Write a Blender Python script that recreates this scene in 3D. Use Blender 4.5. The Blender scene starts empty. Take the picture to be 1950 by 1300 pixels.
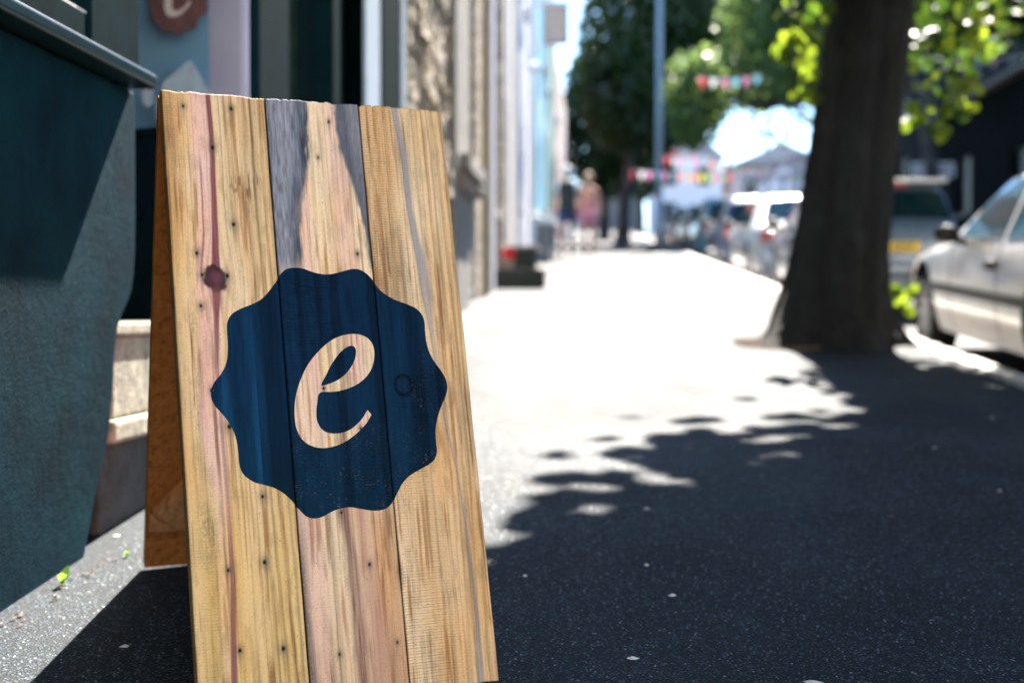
import bpy, bmesh, math, random
import numpy as np
from mathutils import Vector, Matrix, geometry
R = math.radians
random.seed(7)
rng = np.random.default_rng(7)
scene = bpy.context.scene
COL = scene.collection

# ---------------------------------------------------------------- camera, sky, sun, exposure
FP = 2708.0                                   # focal length in pixels of a 1950 px wide frame
camd = bpy.data.cameras.new("camera")
camd.lens = 36.0 * FP / 1950.0
camd.sensor_width = 36.0
camd.clip_start = 0.05
camd.clip_end = 2000
camd.dof.use_dof = True
camd.dof.focus_distance = 2.42
camd.dof.aperture_fstop = 2.45
camd.dof.aperture_blades = 0
cam = bpy.data.objects.new("camera", camd)
COL.objects.link(cam)
cam.location = (0, 0, 0.8)
cam.rotation_euler = (R(90) - math.atan(50 / FP), 0, math.atan(160 / FP))
scene.camera = cam

SUN_DIR = Vector((0.13, 0.95, 1.0)).normalized()      # towards the sun
elev = math.asin(SUN_DIR.z)
azim = math.atan2(SUN_DIR.x, SUN_DIR.y)
world = bpy.data.worlds.new("World")
scene.world = world
world.use_nodes = True
wn = world.node_tree
wn.nodes.clear()
sky = wn.nodes.new("ShaderNodeTexSky")
sky.sky_type = 'NISHITA'
sky.sun_disc = False
sky.sun_elevation = elev
sky.sun_rotation = azim
sky.air_density = 1.0
sky.dust_density = 0.0
sky.ozone_density = 4.5
bg = wn.nodes.new("ShaderNodeBackground")
bg.inputs[1].default_value = 0.075
wo = wn.nodes.new("ShaderNodeOutputWorld")
wn.links.new(sky.outputs[0], bg.inputs[0])
wn.links.new(bg.outputs[0], wo.inputs[0])

sd = bpy.data.lights.new("sun", 'SUN')
sd.energy = 5.0
sd.angle = R(0.53)
sd.color = (1.0, 0.91, 0.80)
sun = bpy.data.objects.new("sun", sd)
COL.objects.link(sun)
sun.rotation_euler = SUN_DIR.to_track_quat('Z', 'Y').to_euler()

vs = scene.view_settings
scene.display_settings.display_device = 'sRGB'
vs.view_transform = 'Standard'
vs.look = 'None'
vs.exposure = 2.72
vs.gamma = 1.0
vs.use_curve_mapping = False
cy = scene.cycles
cy.use_denoising = True
cy.max_bounces = 8
cy.diffuse_bounces = 4
cy.transparent_max_bounces = 12
cy.sample_clamp_indirect = 6.0

# ---------------------------------------------------------------- helpers
S = 182.0 / FP                                 # the street climbs away from the camera
def G(y):
    """ground height along the street: a steady climb that levels off at the crest"""
    if y > 95: return S * 95 + (y - 95) * 0.004
    if y < -40: return S * -40
    return S * y

def mix_rgb(nt, fac, a, b, mode='MIX'):
    m = nt.nodes.new("ShaderNodeMix"); m.data_type = 'RGBA'; m.blend_type = mode
    for sock, v in ((m.inputs[0], fac), (m.inputs[6], a), (m.inputs[7], b)):
        if hasattr(v, 'is_linked') or isinstance(v, bpy.types.NodeSocket): nt.links.new(v, sock)
        elif isinstance(v, (int, float)): sock.default_value = v
        else: sock.default_value = (*v, 1) if len(v) == 3 else v
    return m.outputs[2]

def ramp(nt, src, stops):
    r = nt.nodes.new("ShaderNodeValToRGB")
    nt.links.new(src, r.inputs[0])
    els = r.color_ramp.elements
    while len(els) < len(stops): els.new(0.5)
    for e, (p, c) in zip(els, stops):
        e.position = p; e.color = (*c, 1) if len(c) == 3 else c
    return r.outputs[0]

def noise(nt, scale, detail=4, rough=0.6, vec=None, stretch=None, dist=0.0):
    n = nt.nodes.new("ShaderNodeTexNoise")
    n.inputs['Scale'].default_value = scale; n.inputs['Detail'].default_value = detail
    n.inputs['Roughness'].default_value = rough; n.inputs['Distortion'].default_value = dist
    if vec is None:
        tc = nt.nodes.new("ShaderNodeTexCoord"); vec = tc.outputs['Object']
    if stretch:
        mp = nt.nodes.new("ShaderNodeMapping"); mp.inputs['Scale'].default_value = stretch
        nt.links.new(vec, mp.inputs[0]); vec = mp.outputs[0]
    nt.links.new(vec, n.inputs['Vector'])
    return n.outputs[0]

def new_mat(name):
    m = bpy.data.materials.new(name); m.use_nodes = True
    nt = m.node_tree
    return m, nt, nt.nodes["Principled BSDF"]

def add_bump(nt, bsdf, h, strength, dist):
    b = nt.nodes.new("ShaderNodeBump"); b.inputs['Strength'].default_value = strength
    b.inputs['Distance'].default_value = dist
    nt.links.new(h, b.inputs['Height']); nt.links.new(b.outputs[0], bsdf.inputs['Normal'])

def simple(name, col, rough=0.6, var=0.25, scale=6.0, bump=0.0, bscale=60, metallic=0.0, spec=0.5, coat=0.0, stretch=None):
    m, nt, b = new_mat(name)
    n = noise(nt, scale, 5, 0.65, stretch=stretch)
    lo = tuple(c * (1 - var) for c in col); hi = tuple(min(1, c * (1 + var)) for c in col)
    c = ramp(nt, n, [(0.3, lo), (0.7, hi)])
    nt.links.new(c, b.inputs['Base Color'])
    b.inputs['Roughness'].default_value = rough
    b.inputs['Metallic'].default_value = metallic
    b.inputs['Specular IOR Level'].default_value = spec
    b.inputs['Coat Weight'].default_value = coat
    if coat: b.inputs['Coat Roughness'].default_value = 0.05
    if bump: add_bump(nt, b, noise(nt, bscale, 5, 0.7), bump, 0.01)
    return m

def mesh_from(name, verts, faces, mats, smooth=False, mat_idx=None):
    me = bpy.data.meshes.new(name)
    me.from_pydata([tuple(v) for v in verts], [], [tuple(f) for f in faces])
    for m in (mats if isinstance(mats, (list, tuple)) else [mats]): me.materials.append(m)
    if mat_idx is not None: me.polygons.foreach_set('material_index', mat_idx)
    if smooth: me.polygons.foreach_set('use_smooth', [True] * len(me.polygons))
    me.update()
    return me

def link(name, me, parent=None):
    o = bpy.data.objects.new(name, me); COL.objects.link(o)
    if parent is not None:
        o.parent = parent
        o.matrix_parent_inverse = parent.matrix_world.inverted() if parent.type != 'EMPTY' or True else Matrix()
    return o

def empty(name, loc, label, cat, group=None, rot=None):
    o = bpy.data.objects.new(name, None); COL.objects.link(o)
    o.empty_display_size = 0.1
    o.location = loc
    if rot: o.rotation_euler = rot
    o.matrix_world = Matrix.LocRotScale(Vector(loc), o.rotation_euler, None)
    o['label'] = label; o['category'] = cat
    if group: o['group'] = group
    return o

def tag(o, label=None, cat=None, group=None, kind=None):
    if label: o['label'] = label
    if cat: o['category'] = cat
    if group: o['group'] = group
    if kind: o['kind'] = kind
    return o

class MB:
    """collects faces for one mesh"""
    def __init__(s): s.v = []; s.f = []
    def add(s, vs_, fs):
        o = len(s.v); s.v += [tuple(v) for v in vs_]; s.f += [tuple(i + o for i in f) for f in fs]; return s
    def box(s, x0, x1, y0, y1, z0, z1, slope=0.0):
        """axis box; slope lifts z with y (for things that follow the street)"""
        vs_ = [(x, y, z + slope * (y - y0)) for z in (z0, z1) for y in (y0, y1) for x in (x0, x1)]
        return s.add(vs_, [(0, 2, 3, 1), (4, 5, 7, 6), (0, 1, 5, 4), (2, 6, 7, 3), (0, 4, 6, 2), (1, 3, 7, 5)])
    def obox(s, c, ax, ay, az):
        """oriented box from centre and three half-axis vectors"""
        c = Vector(c); ax = Vector(ax); ay = Vector(ay); az = Vector(az)
        vs_ = [c + ax * i + ay * j + az * k for k in (-1, 1) for j in (-1, 1) for i in (-1, 1)]
        fs = [(0, 2, 3, 1), (4, 5, 7, 6), (0, 1, 5, 4), (2, 6, 7, 3), (0, 4, 6, 2), (1, 3, 7, 5)]
        if ax.cross(ay).dot(az) < 0: fs = [f[::-1] for f in fs]
        return s.add(vs_, fs)
    def tube(s, pts, rads, n=8, cap=True):
        pts = [Vector(p) for p in pts]
        rings = []
        for i, p in enumerate(pts):
            d = (pts[min(i + 1, len(pts) - 1)] - pts[max(i - 1, 0)]).normalized()
            a = d.cross(Vector((0, 0, 1)) if abs(d.z) < 0.9 else Vector((1, 0, 0))).normalized(); b = d.cross(a)
            r = rads[i] if hasattr(rads, '__len__') else rads
            rings.append([p + (a * math.cos(2 * math.pi * k / n) + b * math.sin(2 * math.pi * k / n)) * r for k in range(n)])
        vs_ = [v for r_ in rings for v in r_]
        fs = [(i * n + k, i * n + (k + 1) % n, (i + 1) * n + (k + 1) % n, (i + 1) * n + k) for i in range(len(pts) - 1) for k in range(n)]
        if cap: fs += [tuple(range(n))[::-1], tuple((len(pts) - 1) * n + k for k in range(n))]
        return s.add(vs_, fs)
    def prism(s, poly, axis, a0, a1):
        """polygon (list of 2D) extruded along an axis: 'x' -> poly is (y,z); 'y' -> (x,z); 'z' -> (x,y)"""
        def P(p, a): return {'x': (a, p[0], p[1]), 'y': (p[0], a, p[1]), 'z': (p[0], p[1], a)}[axis]
        n = len(poly)
        vs_ = [P(p, a0) for p in poly] + [P(p, a1) for p in poly]
        fs = [tuple(range(n))[::-1], tuple(range(n, 2 * n))] + [(i, (i + 1) % n, n + (i + 1) % n, n + i) for i in range(n)]
        return s.add(vs_, fs)
    def build(s, name, mat, parent=None, smooth=False, bevel=0.0, seg=2, fix=False):
        me = mesh_from(name, s.v, s.f, mat, smooth)
        if bevel or fix:
            bm = bmesh.new(); bm.from_mesh(me)
            bmesh.ops.recalc_face_normals(bm, faces=bm.faces)
            if bevel:
                es = [e for e in bm.edges if len(e.link_faces) == 2 and e.calc_face_angle(0) > 0.5]
                rb_ = bmesh.ops.bevel(bm, geom=es, offset=bevel, segments=seg, profile=0.6, affect='EDGES', clamp_overlap=True)
                if seg > 1:
                    for f in rb_['faces']: f.smooth = True
            bm.to_mesh(me); bm.free()
            pass
        return link(name, me, parent)

def copy_tree(o, parent=None):
    c = o.copy(); COL.objects.link(c)
    if parent is not None: c.parent = parent; c.matrix_parent_inverse = o.matrix_parent_inverse.copy()
    for ch in list(o.children): copy_tree(ch, c)
    return c

# value noise for numpy built colour maps
_T = rng.random((256, 256))
def vnoise(x, y):
    x = np.asarray(x, float); y = np.asarray(y, float)
    xi = np.floor(x).astype(int); yi = np.floor(y).astype(int)
    fx = x - xi; fy = y - yi; fx = fx * fx * (3 - 2 * fx); fy = fy * fy * (3 - 2 * fy)
    g = lambda a, b: _T[a % 256, b % 256]
    return (g(xi, yi) * (1 - fx) + g(xi + 1, yi) * fx) * (1 - fy) + (g(xi, yi + 1) * (1 - fx) + g(xi + 1, yi + 1) * fx) * fy
def fbm(x, y, o=4):
    a = 0; t = 0
    for k in range(o):
        a = a + vnoise(x * 2 ** k + 17 * k, y * 2 ** k + 31 * k) * 0.55 ** k; t += 0.55 ** k
    return a / t
def sstep(a, b, x):
    t = np.clip((x - a) / (b - a), 0, 1); return t * t * (3 - 2 * t)

# ---------------------------------------------------------------- materials of the setting
def asphalt(name, base, speck, scale=260.0, rough=0.72, bump=0.5, patch=0.25, spec=.16):
    m, nt, b = new_mat(name)
    tc = nt.nodes.new("ShaderNodeTexCoord")
    v = nt.nodes.new("ShaderNodeTexVoronoi"); v.inputs['Scale'].default_value = scale
    nt.links.new(tc.outputs['Object'], v.inputs['Vector'])
    bw = nt.nodes.new("ShaderNodeRGBToBW"); nt.links.new(v.outputs['Color'], bw.inputs[0])
    stones = ramp(nt, bw.outputs[0], [(0.25, tuple(c * 0.45 for c in base)), (0.55, base), (0.74, tuple(c * 1.5 for c in base)), (0.80, speck)])
    gaps = ramp(nt, v.outputs['Distance'], [(0.35, (1, 1, 1)), (0.75, (0.35, 0.36, 0.38))])
    c = mix_rgb(nt, 1.0, stones, gaps, 'MULTIPLY')
    big = noise(nt, 1.3, 6, 0.6, vec=tc.outputs['Object'])
    c = mix_rgb(nt, 1.0, c, ramp(nt, big, [(0.3, (1 - patch,) * 3), (0.7, (1 + patch,) * 3)]), 'MULTIPLY')
    nt.links.new(c, b.inputs['Base Color'])
    b.inputs['Specular IOR Level'].default_value = spec
    rr_ = ramp(nt, noise(nt, .9, 5, .65, vec=tc.outputs['Object'], stretch=(1, .45, 1)), [(.3, (rough - .09,) * 3), (.7, (rough + .10,) * 3)])
    nt.links.new(rr_, b.inputs['Roughness'])
    fine = noise(nt, scale * 0.9, 3, 0.7, vec=tc.outputs['Object'])
    add_bump(nt, b, mix_rgb(nt, 0.5, fine, v.outputs['Distance']), bump, 0.004)
    return m

M = {}
M['pavement'] = asphalt('pavement_asphalt', (0.0085, 0.0175, 0.026), (0.075, 0.115, 0.145), bump=.9, rough=.72, spec=.165, patch=.35)
M['road'] = asphalt('road_asphalt', (0.05, 0.052, 0.056), (0.2, 0.2, 0.2), 120)
M['kerb'] = simple('granite_kerb', (0.42, 0.40, 0.38), 0.7, 0.25, 30, 0.4, 150)
M['earth'] = simple('earth', (0.06, 0.055, 0.04), 0.9, 0.3, 2)
M['line'] = simple('road_paint', (0.7, 0.68, 0.6), 0.6, 0.15, 20)
M['render'] = None

# ---------------------------------------------------------------- ground, road, pavements
ys = [-120, -40, -20, -10, 0, 5, 10, 15, 20, 30, 40, 50, 60, 70, 80, 95, 120, 200, 400, 900]
def sheet(name, x0, x1, dz, mat, kind='structure', label=None, y0=-120, y1=900):
    yy = [y for y in ys if y0 <= y <= y1]
    vs_ = [(x, y, G(y) + dz) for y in yy for x in (x0, x1)]
    fs = [(2 * i, 2 * i + 1, 2 * i + 3, 2 * i + 2) for i in range(len(yy) - 1)]
    o = link(name, mesh_from(name, vs_, fs, mat)); o['kind'] = kind
    if label: o['label'] = label
    return o
sheet('ground', -400, 400, -0.42, M['earth'])
sheet('road', 2.16, 8.35, -0.225, M['road'], y0=-40, y1=120)
pav = sheet('pavement', -2.6, 2.0, 0.0, M['pavement'], y0=-40, y1=120)
sheet('far_pavement', 8.5, 10.6, 0.0, M['pavement'], y0=-40, y1=120)
kerb = link('kerb', None); kerb['kind'] = 'structure'; kerb['label'] = 'granite kerb between the pavement and the parked cars'
kerb_meshes = []
for k in range(4):
    bm = bmesh.new()
    mb = MB().box(2.004, 2.155, -0.447, 0.447, -0.38, 0.008 + 0.002 * k, slope=0)
    me = mesh_from('kerbstone', mb.v, mb.f, M['kerb'])
    bm.from_mesh(me); bmesh.ops.bevel(bm, geom=bm.edges[:], offset=0.012, segments=1, affect='EDGES')
    for v in bm.verts: v.co += Vector((random.uniform(-1, 1), random.uniform(-1, 1), random.uniform(-1, 1))) * 0.003
    bm.to_mesh(me); bm.free(); kerb_meshes.append(me)
for i in range(62):
    y = 1.5 + 0.9 * i
    o = link('kerbstone', kerb_meshes[i % 4], kerb)
    o.location = (0, y, G(y)); o.rotation_euler = (math.atan(S), 0, random.uniform(-0.004, 0.004))
mb = MB(); mb.box(2.004, 2.155, 57.0, 95, G(57) - .38, G(57) + .01, slope=S)
o = mb.build('kerb_run', M['kerb']); o['kind'] = 'structure'
mb = MB(); mb.box(8.355, 8.495, 0, 95, -.38, .01, slope=S)
o = mb.build('far_kerb', M['kerb']); o['kind'] = 'structure'
mb = MB()
for k in range(14):
    y = 12 + 6 * k; mb.box(5.2, 5.3, y, y + 2.2, G(y) - .221, G(y) - .217, slope=S)
o = mb.build('road_marking', M['line']); o['kind'] = 'structure'

#@@SIGN
# ================================================================ the wooden sandwich board
BL = Vector((-0.621923, 2.19350862, 0.16677864))
U = Vector((0.86507661, 0.50163009, -0.00311559)); V = Vector((-0.11883934, 0.21096822, 0.97024204))
NB = V.cross(U).normalized()                   # points away from the camera (back of the board)
if NB.y < 0: NB = -NB
BW, BH = 0.5256, 1.0510
BADGE=[(0.1801,0.7160),(0.1879,0.7276),(0.1981,0.7355),(0.2119,0.7385),(0.2274,0.7376),(0.2426,0.7324),(0.2580,0.7284),(0.2738,0.7275),(0.2900,0.7305),(0.3064,0.7351),(0.3228,0.7386),(0.3367,0.7361),(0.3482,0.7283),(0.3567,0.7178),(0.3644,0.7048),(0.3776,0.6927),(0.3952,0.6825),(0.4153,0.6755),(0.4332,0.6677),(0.4447,0.6566),(0.4495,0.6418),(0.4489,0.6239),(0.4492,0.6061),(0.4530,0.5863),(0.4608,0.5685),(0.4718,0.5525),(0.4798,0.5367),(0.4819,0.5209),(0.4773,0.5053),(0.4671,0.4879),(0.4574,0.4668),(0.4508,0.4438),(0.4496,0.4207),(0.4493,0.4054),(0.4438,0.3922),(0.4334,0.3839),(0.4163,0.3763),(0.3949,0.3659),(0.3795,0.3535),(0.3693,0.3390),(0.3585,0.3228),(0.3476,0.3123),(0.3333,0.3079),(0.3157,0.3086),(0.2946,0.3131),(0.2775,0.3163),(0.2580,0.3145),(0.2423,0.3093),(0.2265,0.3026),(0.2113,0.3014),(0.1985,0.3065),(0.1882,0.3179),(0.1798,0.3292),(0.1677,0.3424),(0.1519,0.3541),(0.1340,0.3611),(0.1161,0.3667),(0.1039,0.3744),(0.0955,0.3838),(0.0911,0.3983),(0.0907,0.4199),(0.0891,0.4379),(0.0857,0.4525),(0.0795,0.4671),(0.0679,0.4838),(0.0562,0.4986),(0.0511,0.5132),(0.0526,0.5258),(0.0588,0.5385),(0.0686,0.5492),(0.0780,0.5638),(0.0834,0.5803),(0.0857,0.6024),(0.0857,0.6247),(0.0876,0.6414),(0.0958,0.6545),(0.1113,0.6640),(0.1306,0.6716),(0.1501,0.6820),(0.1665,0.6986)]
LETTER=[(0.3258,0.4832),(0.3322,0.4751),(0.3240,0.4632),(0.3131,0.4522),(0.2961,0.4389),(0.2755,0.4273),(0.2556,0.4214),(0.2363,0.4199),(0.2176,0.4247),(0.2032,0.4355),(0.1951,0.4524),(0.1928,0.4709),(0.1941,0.4931),(0.1989,0.5153),(0.2076,0.5376),(0.2210,0.5618),(0.2382,0.5825),(0.2592,0.6013),(0.2799,0.6135),(0.3002,0.6188),(0.3202,0.6192),(0.3357,0.6133),(0.3448,0.6028),(0.3478,0.5872),(0.3450,0.5698),(0.3370,0.5526),(0.3228,0.5374),(0.3039,0.5263),(0.2836,0.5199),(0.2638,0.5169),(0.2412,0.5163),(0.2352,0.4995),(0.2317,0.4809),(0.2324,0.4660),(0.2390,0.4528),(0.2500,0.4457),(0.2653,0.4441),(0.2811,0.4465),(0.2954,0.4528),(0.3081,0.4626),(0.3181,0.4728)]
EYE=[(0.2453,0.5286),(0.2546,0.5462),(0.2659,0.5650),(0.2813,0.5840),(0.2940,0.5942),(0.3043,0.5984),(0.3117,0.5960),(0.3137,0.5875),(0.3101,0.5741),(0.3008,0.5588),(0.2878,0.5457),(0.2713,0.5357)]
HOLES=[(0.0358,1.0251),(0.1200,1.0264),(0.0826,0.9521),(0.0431,0.7610),(0.1102,0.8143),(0.0445,0.6692),(0.0530,0.5241),(0.0790,0.4621),(0.1269,0.3428),(0.1225,0.2346),(0.0613,0.2264),(0.0715,0.0971),(0.1439,0.0931),(0.0497,0.7233),(0.0930,0.7221),(0.2736,0.9446),(0.2993,1.0142),(0.3326,0.7668),(0.2621,0.3085),(0.3051,0.2174),(0.3431,0.0836),(0.2390,0.0742),(0.2492,0.5236),(0.3102,0.4518)]
PURPLE=[(0.0796,1.0498,0.0080),(0.0811,0.9723,0.0080),(0.0779,0.8386,0.0090),(0.0748,0.7636,0.0120),(0.0727,0.7172,0.0160),(0.0694,0.6529,0.0090),(0.0644,0.5623,0.0060),(0.0676,0.3590,0.0050),(0.0674,0.2132,0.0080),(0.0586,0.0472,0.0100)]
PINKA=[(0.0611,1.0483,0.0140),(0.0615,0.8380,0.0120),(0.0569,0.6528,0.0140),(0.0515,0.4735,0.0200),(0.0604,0.3421,0.0120),(0.0506,0.1307,0.0060)]
GRAYB=[(0.2598,1.0537),(0.2549,0.9435),(0.2387,0.8642),(0.2329,0.8155),(0.2292,0.7338),(0.2078,0.5603),(0.1910,0.3260),(0.1987,0.2727),(0.2021,0.2025),(0.2033,0.1162),(0.1981,0.0318)]
GRAYB2=[(0.3096,1.0523),(0.3098,0.9967),(0.3226,0.9473),(0.3353,0.8980),(0.3440,0.8487),(0.3495,0.8094),(0.3518,0.7800),(0.358,0.7311)]
BROWNB=[(0.2937,0.6156,0.0020),(0.2816,0.4665,0.0060),(0.2715,0.3080,0.0100),(0.2769,0.2408,0.0080),(0.2820,0.1087,0.0120),(0.2807,0.0226,0.0100)]
GRAYC=[(0.4285,1.0509,0.0090),(0.4389,0.9538,0.0080),(0.4415,0.8524,0.0090),(0.4511,0.7726,0.0120),(0.4565,0.7131,0.0140),(0.4609,0.6346,0.0060),(0.4736,0.4606,0.0040),(0.4860,0.3655,0.0030),(0.4922,0.2717,0.0030),(0.4942,0.1338,0.0040),(0.4902,0.0083,0.0070)]

def along(line, v, k):
    a = np.array(line)[::-1]
    return np.interp(v, a[:, 1], a[:, k])

def C(*c): return np.array(c)
def wood(u, v):
    """colour and relief of the sawn pallet boards, by position on the board"""
    u = np.asarray(u, float); v = np.asarray(v, float)
    wob = 0.003 * (vnoise(v * 6, u * 0 + 3) - 0.5) + 0.0015 * (vnoise(v * 30, u * 40) - 0.5)
    # pull the grain round the big knot
    du = u - 0.0727; dv = v - 0.7172
    pull = np.exp(-(du / 0.05) ** 2 - (dv / 0.055) ** 2)
    gu = u + wob - np.sign(du) * 0.012 * pull
    col = np.zeros(u.shape + (3,))
    pl = np.where(u < 0.1832, 0, np.where(u < 0.3592, 1, 2))
    tan = C(.64, .46, .23); honey = C(.56, .34, .13); cream = C(.76, .60, .38); pink = C(.70, .47, .37)
    L = lambda a, b, t: a + (b - a) * t[..., None]
    band = vnoise(gu * 45 + 7, v * 0.9)
    cA = L(tan, honey, sstep(.35, .75, band)); cA = L(cA, cream, sstep(.35, .8, vnoise(gu * 30 + 50, v * 1.2 + 3)) * 0.6)
    cA = L(cA, C(.58, .30, .09), sstep(0.045, 0.02, gu) * 0.5 * sstep(.55, .85, v))
    cA = L(cA, C(.62, .45, .17), sstep(0.6, 0.1, v) * 0.55)
    p = np.abs(gu - along(PINKA, v, 0)) / np.maximum(along(PINKA, v, 2), .002)
    cA = L(cA, pink, sstep(1.5, .8, p) * (0.85 * sstep(.2, .5, v) + .25))
    cB = L(cream, pink, sstep(.3, .7, vnoise(gu * 38, v * 1.1 + 9)) * 0.75)
    cB = L(cB, C(.52, .30, .15), sstep(.305, .33, u) * sstep(.36, .28, v) * .8)
    cB = L(cB, C(.50, .30, .17), sstep(.02, .3, .3 - v) * .45)
    cC = L(C(.64, .44, .23), cream, sstep(.3, .8, vnoise(gu * 28 + 3, v * 1.3)) * .75)
    cC = L(cC, C(.56, .36, .15), sstep(.46, .52, u) * .5)
    cC = L(cC, cream, np.exp(-((u - .455) / .022) ** 2) * sstep(.4, .8, v) * .7)
    for k, c in enumerate((cA, cB, cC)): col = np.where((pl == k)[..., None], c, col)
    # growth rings as thin darker lines
    for f, amp, off in ((260, .26, 0), (120, .22, 30), (620, .20, 60), (45, .14, 90)):
        r = vnoise(gu * f + off + 11 * pl, v * (2.2 + pl) + 5 * pl)
        col *= (1 - amp * sstep(.62, .95, r))[..., None]
    rings = 0.5 + 0.5 * np.sin((gu * 420 + 6 * vnoise(gu * 14, v * 2.2)) * (1 + .3 * vnoise(gu * 8, v * 0)))
    ringmask = np.where(pl == 0, sstep(.10, .16, u), np.where(pl == 2, sstep(.43, .5, u), .25))
    col *= (1 - .34 * rings ** 3 * ringmask)[..., None] * (1 + C(0, -.02, -.05) * (rings ** 3 * ringmask)[..., None])
    # rows of band saw marks across the grain, ripple shading painted into the colour
    saw = 0.5 + 0.5 * np.sin((v * 1300 + 5 * vnoise(u * 12, v * 12)) + 25 * u)
    zone = np.where(pl == 2, sstep(.50, .40, u) * (.35 + .65 * sstep(.35, .6, fbm(u * 9, v * 4))), np.where(pl == 1, .25, sstep(.07, .02, u) * .8 + .15) * sstep(.35, .7, fbm(u * 10 + 9, v * 5)))
    fine = sstep(.45, .8, vnoise(u * 700, v * 700))
    mott = fbm(u * 110 + 7, v * 26 + 3, 3)
    col *= (1 - zone * saw ** 2 * .42 - .10 * fine - .16 * sstep(.5, .75, mott))[..., None] * (1 + C(.0, -.08, -.20) * sstep(.45, .75, fbm(u * 22 + 60, v * 5, 3))[..., None])
    brn = sstep(.58, .80, fbm(u * 150 + 20, v * 7 + 11, 3)) * .75
    col = L(col, col * C(.50, .34, .24), brn)
    ln = sstep(.80, .93, vnoise(gu * 240 + 77, v * 1.6 + 3)) * sstep(.35, .6, vnoise(gu * 40, v * 9 + 5))
    col = L(col, col * C(.36, .22, .17), ln * .8)
    # purple heart streak and knot
    w = along(PURPLE, v, 2) * .60
    d = np.abs(u + wob * .5 - along(PURPLE, v, 0)) / w
    prp = C(.13, .040, .055)
    fade = np.interp(v, [0, .1, .25, .33, .5, .6, .66, 1.06], [.95, .9, .8, .4, .3, .75, 1, 1])
    col = L(col, L(prp, C(.26, .10, .09), vnoise(u * 900, v * 14)), sstep(1.15, .6, d) * fade)
    kd = np.sqrt((du / .0195) ** 2 + (dv / (.023)) ** 2) + .30 * (vnoise(u * 90, v * 90) - .5) + .12 * (vnoise(u * 300, v * 300) - .5)
    col = L(col, C(.05, .018, .02), sstep(1.10, .90, kd))
    col = L(col, C(.14, .045, .075), sstep(.85, .1, kd) * .75)
    col *= (1 - .5 * np.exp(-((kd - 1.02) / .09) ** 2))[..., None]
    kt = np.exp(-(du / .010) ** 2) * sstep(.03, .0, np.abs(dv + .035)) * .8
    col = L(col, C(.22, .09, .08), kt)
    # cluster of dark ticks
    t = np.exp(-((u - .142) / .026) ** 4 - ((v - .885) / .026) ** 4) * sstep(.58, .8, vnoise(u * 330, v * 38))
    t = np.maximum(t, np.exp(-((u - .118) / .012) ** 2 - ((v - .885) / .02) ** 2) * sstep(.5, .75, vnoise(u * 420, v * 120)) * .9)
    col = L(col, C(.12, .055, .02), t * .75)
    for (a, b, s1, s2, g) in ((.031, .64, .010, .02, .4), (.028, .49, .012, .03, .3), (.033, .30, .016, .035, .5), (.030, .245, .014, .02, .4), (.045, .665, .01, .012, .4), (.012, .95, .006, .05, .3)):
        mk = np.exp(-((u - a) / s1) ** 2 - ((v - b) / s2) ** 2) * g * sstep(.35, .65, vnoise(u * 500, v * 420))
        col = L(col, C(.13, .14, .08), mk)
    # blue grey stain on the middle board
    e = along(GRAYB, v, 0) + .016 * (fbm(u * 70, v * 24) - .5) + .004 * (vnoise(u * 900, v * 60) - .5)
    inside = sstep(.005, -.005, u - e) * (pl == 1)
    top = sstep(.69, .76, v)
    bot = sstep(.34, .20, v) * sstep(1.0, .15, np.clip((u - .1832) / (.018 + .012 * vnoise(v * 9, v * 0)), 0, 3))
    g = L(C(.17, .19, .225), C(.014, .038, .070), np.clip(sstep(-.040, -.004, u - e) * (.35 + 1.0 * fbm(u * 90, v * 22)) + .15 * (u < .2), 0, 1))
    g *= (.6 + .9 * vnoise(u * 520, v * 60) )[..., None] * (1 - .35 * sstep(.5, .9, vnoise(u * 150, v * 5)))[..., None]
    col = L(col, g, inside * top * (.95 - .25 * sstep(.6, .8, fbm(u * 20, v * 6))))
    col = L(col, C(.045, .055, .06), (pl == 1) * bot * (.6 + .4 * vnoise(u * 800, v * 600)) * .9)
    e2 = along(GRAYB2, v, 0) + .014 * (fbm(u * 70 + 4, v * 24) - .5) + .003 * (vnoise(u * 700, v * 60) - .5)
    in2 = sstep(-.005, .005, u - e2) * (pl == 1) * sstep(.72, .75, v)
    g2 = L(C(.13, .15, .185), C(.012, .032, .060), np.clip(sstep(.045, .0, u - e2) * (.35 + .8 * fbm(u * 60, v * 16)), 0, 1)) * (.8 + .45 * vnoise(u * 600, v * 90))[..., None]
    col = L(col, g2, in2 * .92)
    # brown streak low on the middle board
    d = (u + wob - along(BROWNB, v, 0)) / (along(BROWNB, v, 2) * 1.5 + .0001)
    col = L(col, C(.12, .05, .045), sstep(1.1, .2, np.abs(d + .25)) * (pl == 1) * sstep(.64, .45, v) * (.5 + .5 * vnoise(u * 600, v * 20)))
    col = L(col, C(.36, .19, .13), np.exp(-((d - 1.6) / 1.2) ** 2) * (pl == 1) * .7 * sstep(.45, .3, v))
    # grey stripe on the right board
    d = np.abs(u + wob - along(GRAYC, v, 0)) / (along(GRAYC, v, 2) * .8 + .0001)
    col = L(col, C(.22, .225, .25), sstep(1.25, .4, d) * np.interp(v, [0, .3, .5, .65, .75, 1.06], [.65, .5, .35, .55, .8, .75]))
    col = L(col, C(.10, .09, .09), np.exp(-((u + wob - along(GRAYC, v, 0) + along(GRAYC, v, 2) * .6) / .0009) ** 2) * .6 * (pl == 2))
    for (a, b) in ((.495, .20), (.4965, .12), (.503, .58)):
        col = L(col, C(.16, .13, .10), np.exp(-((u - a) / .0016) ** 2 - ((v - b) / .05) ** 2) * .7)
    m = np.exp(-((u - .3585) / .004) ** 2 - ((v - .205) / .02) ** 2)
    col = L(col, C(.10, .035, .02), m * .8)
    # nail holes with their stains
    h = np.zeros(u.shape)
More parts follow.
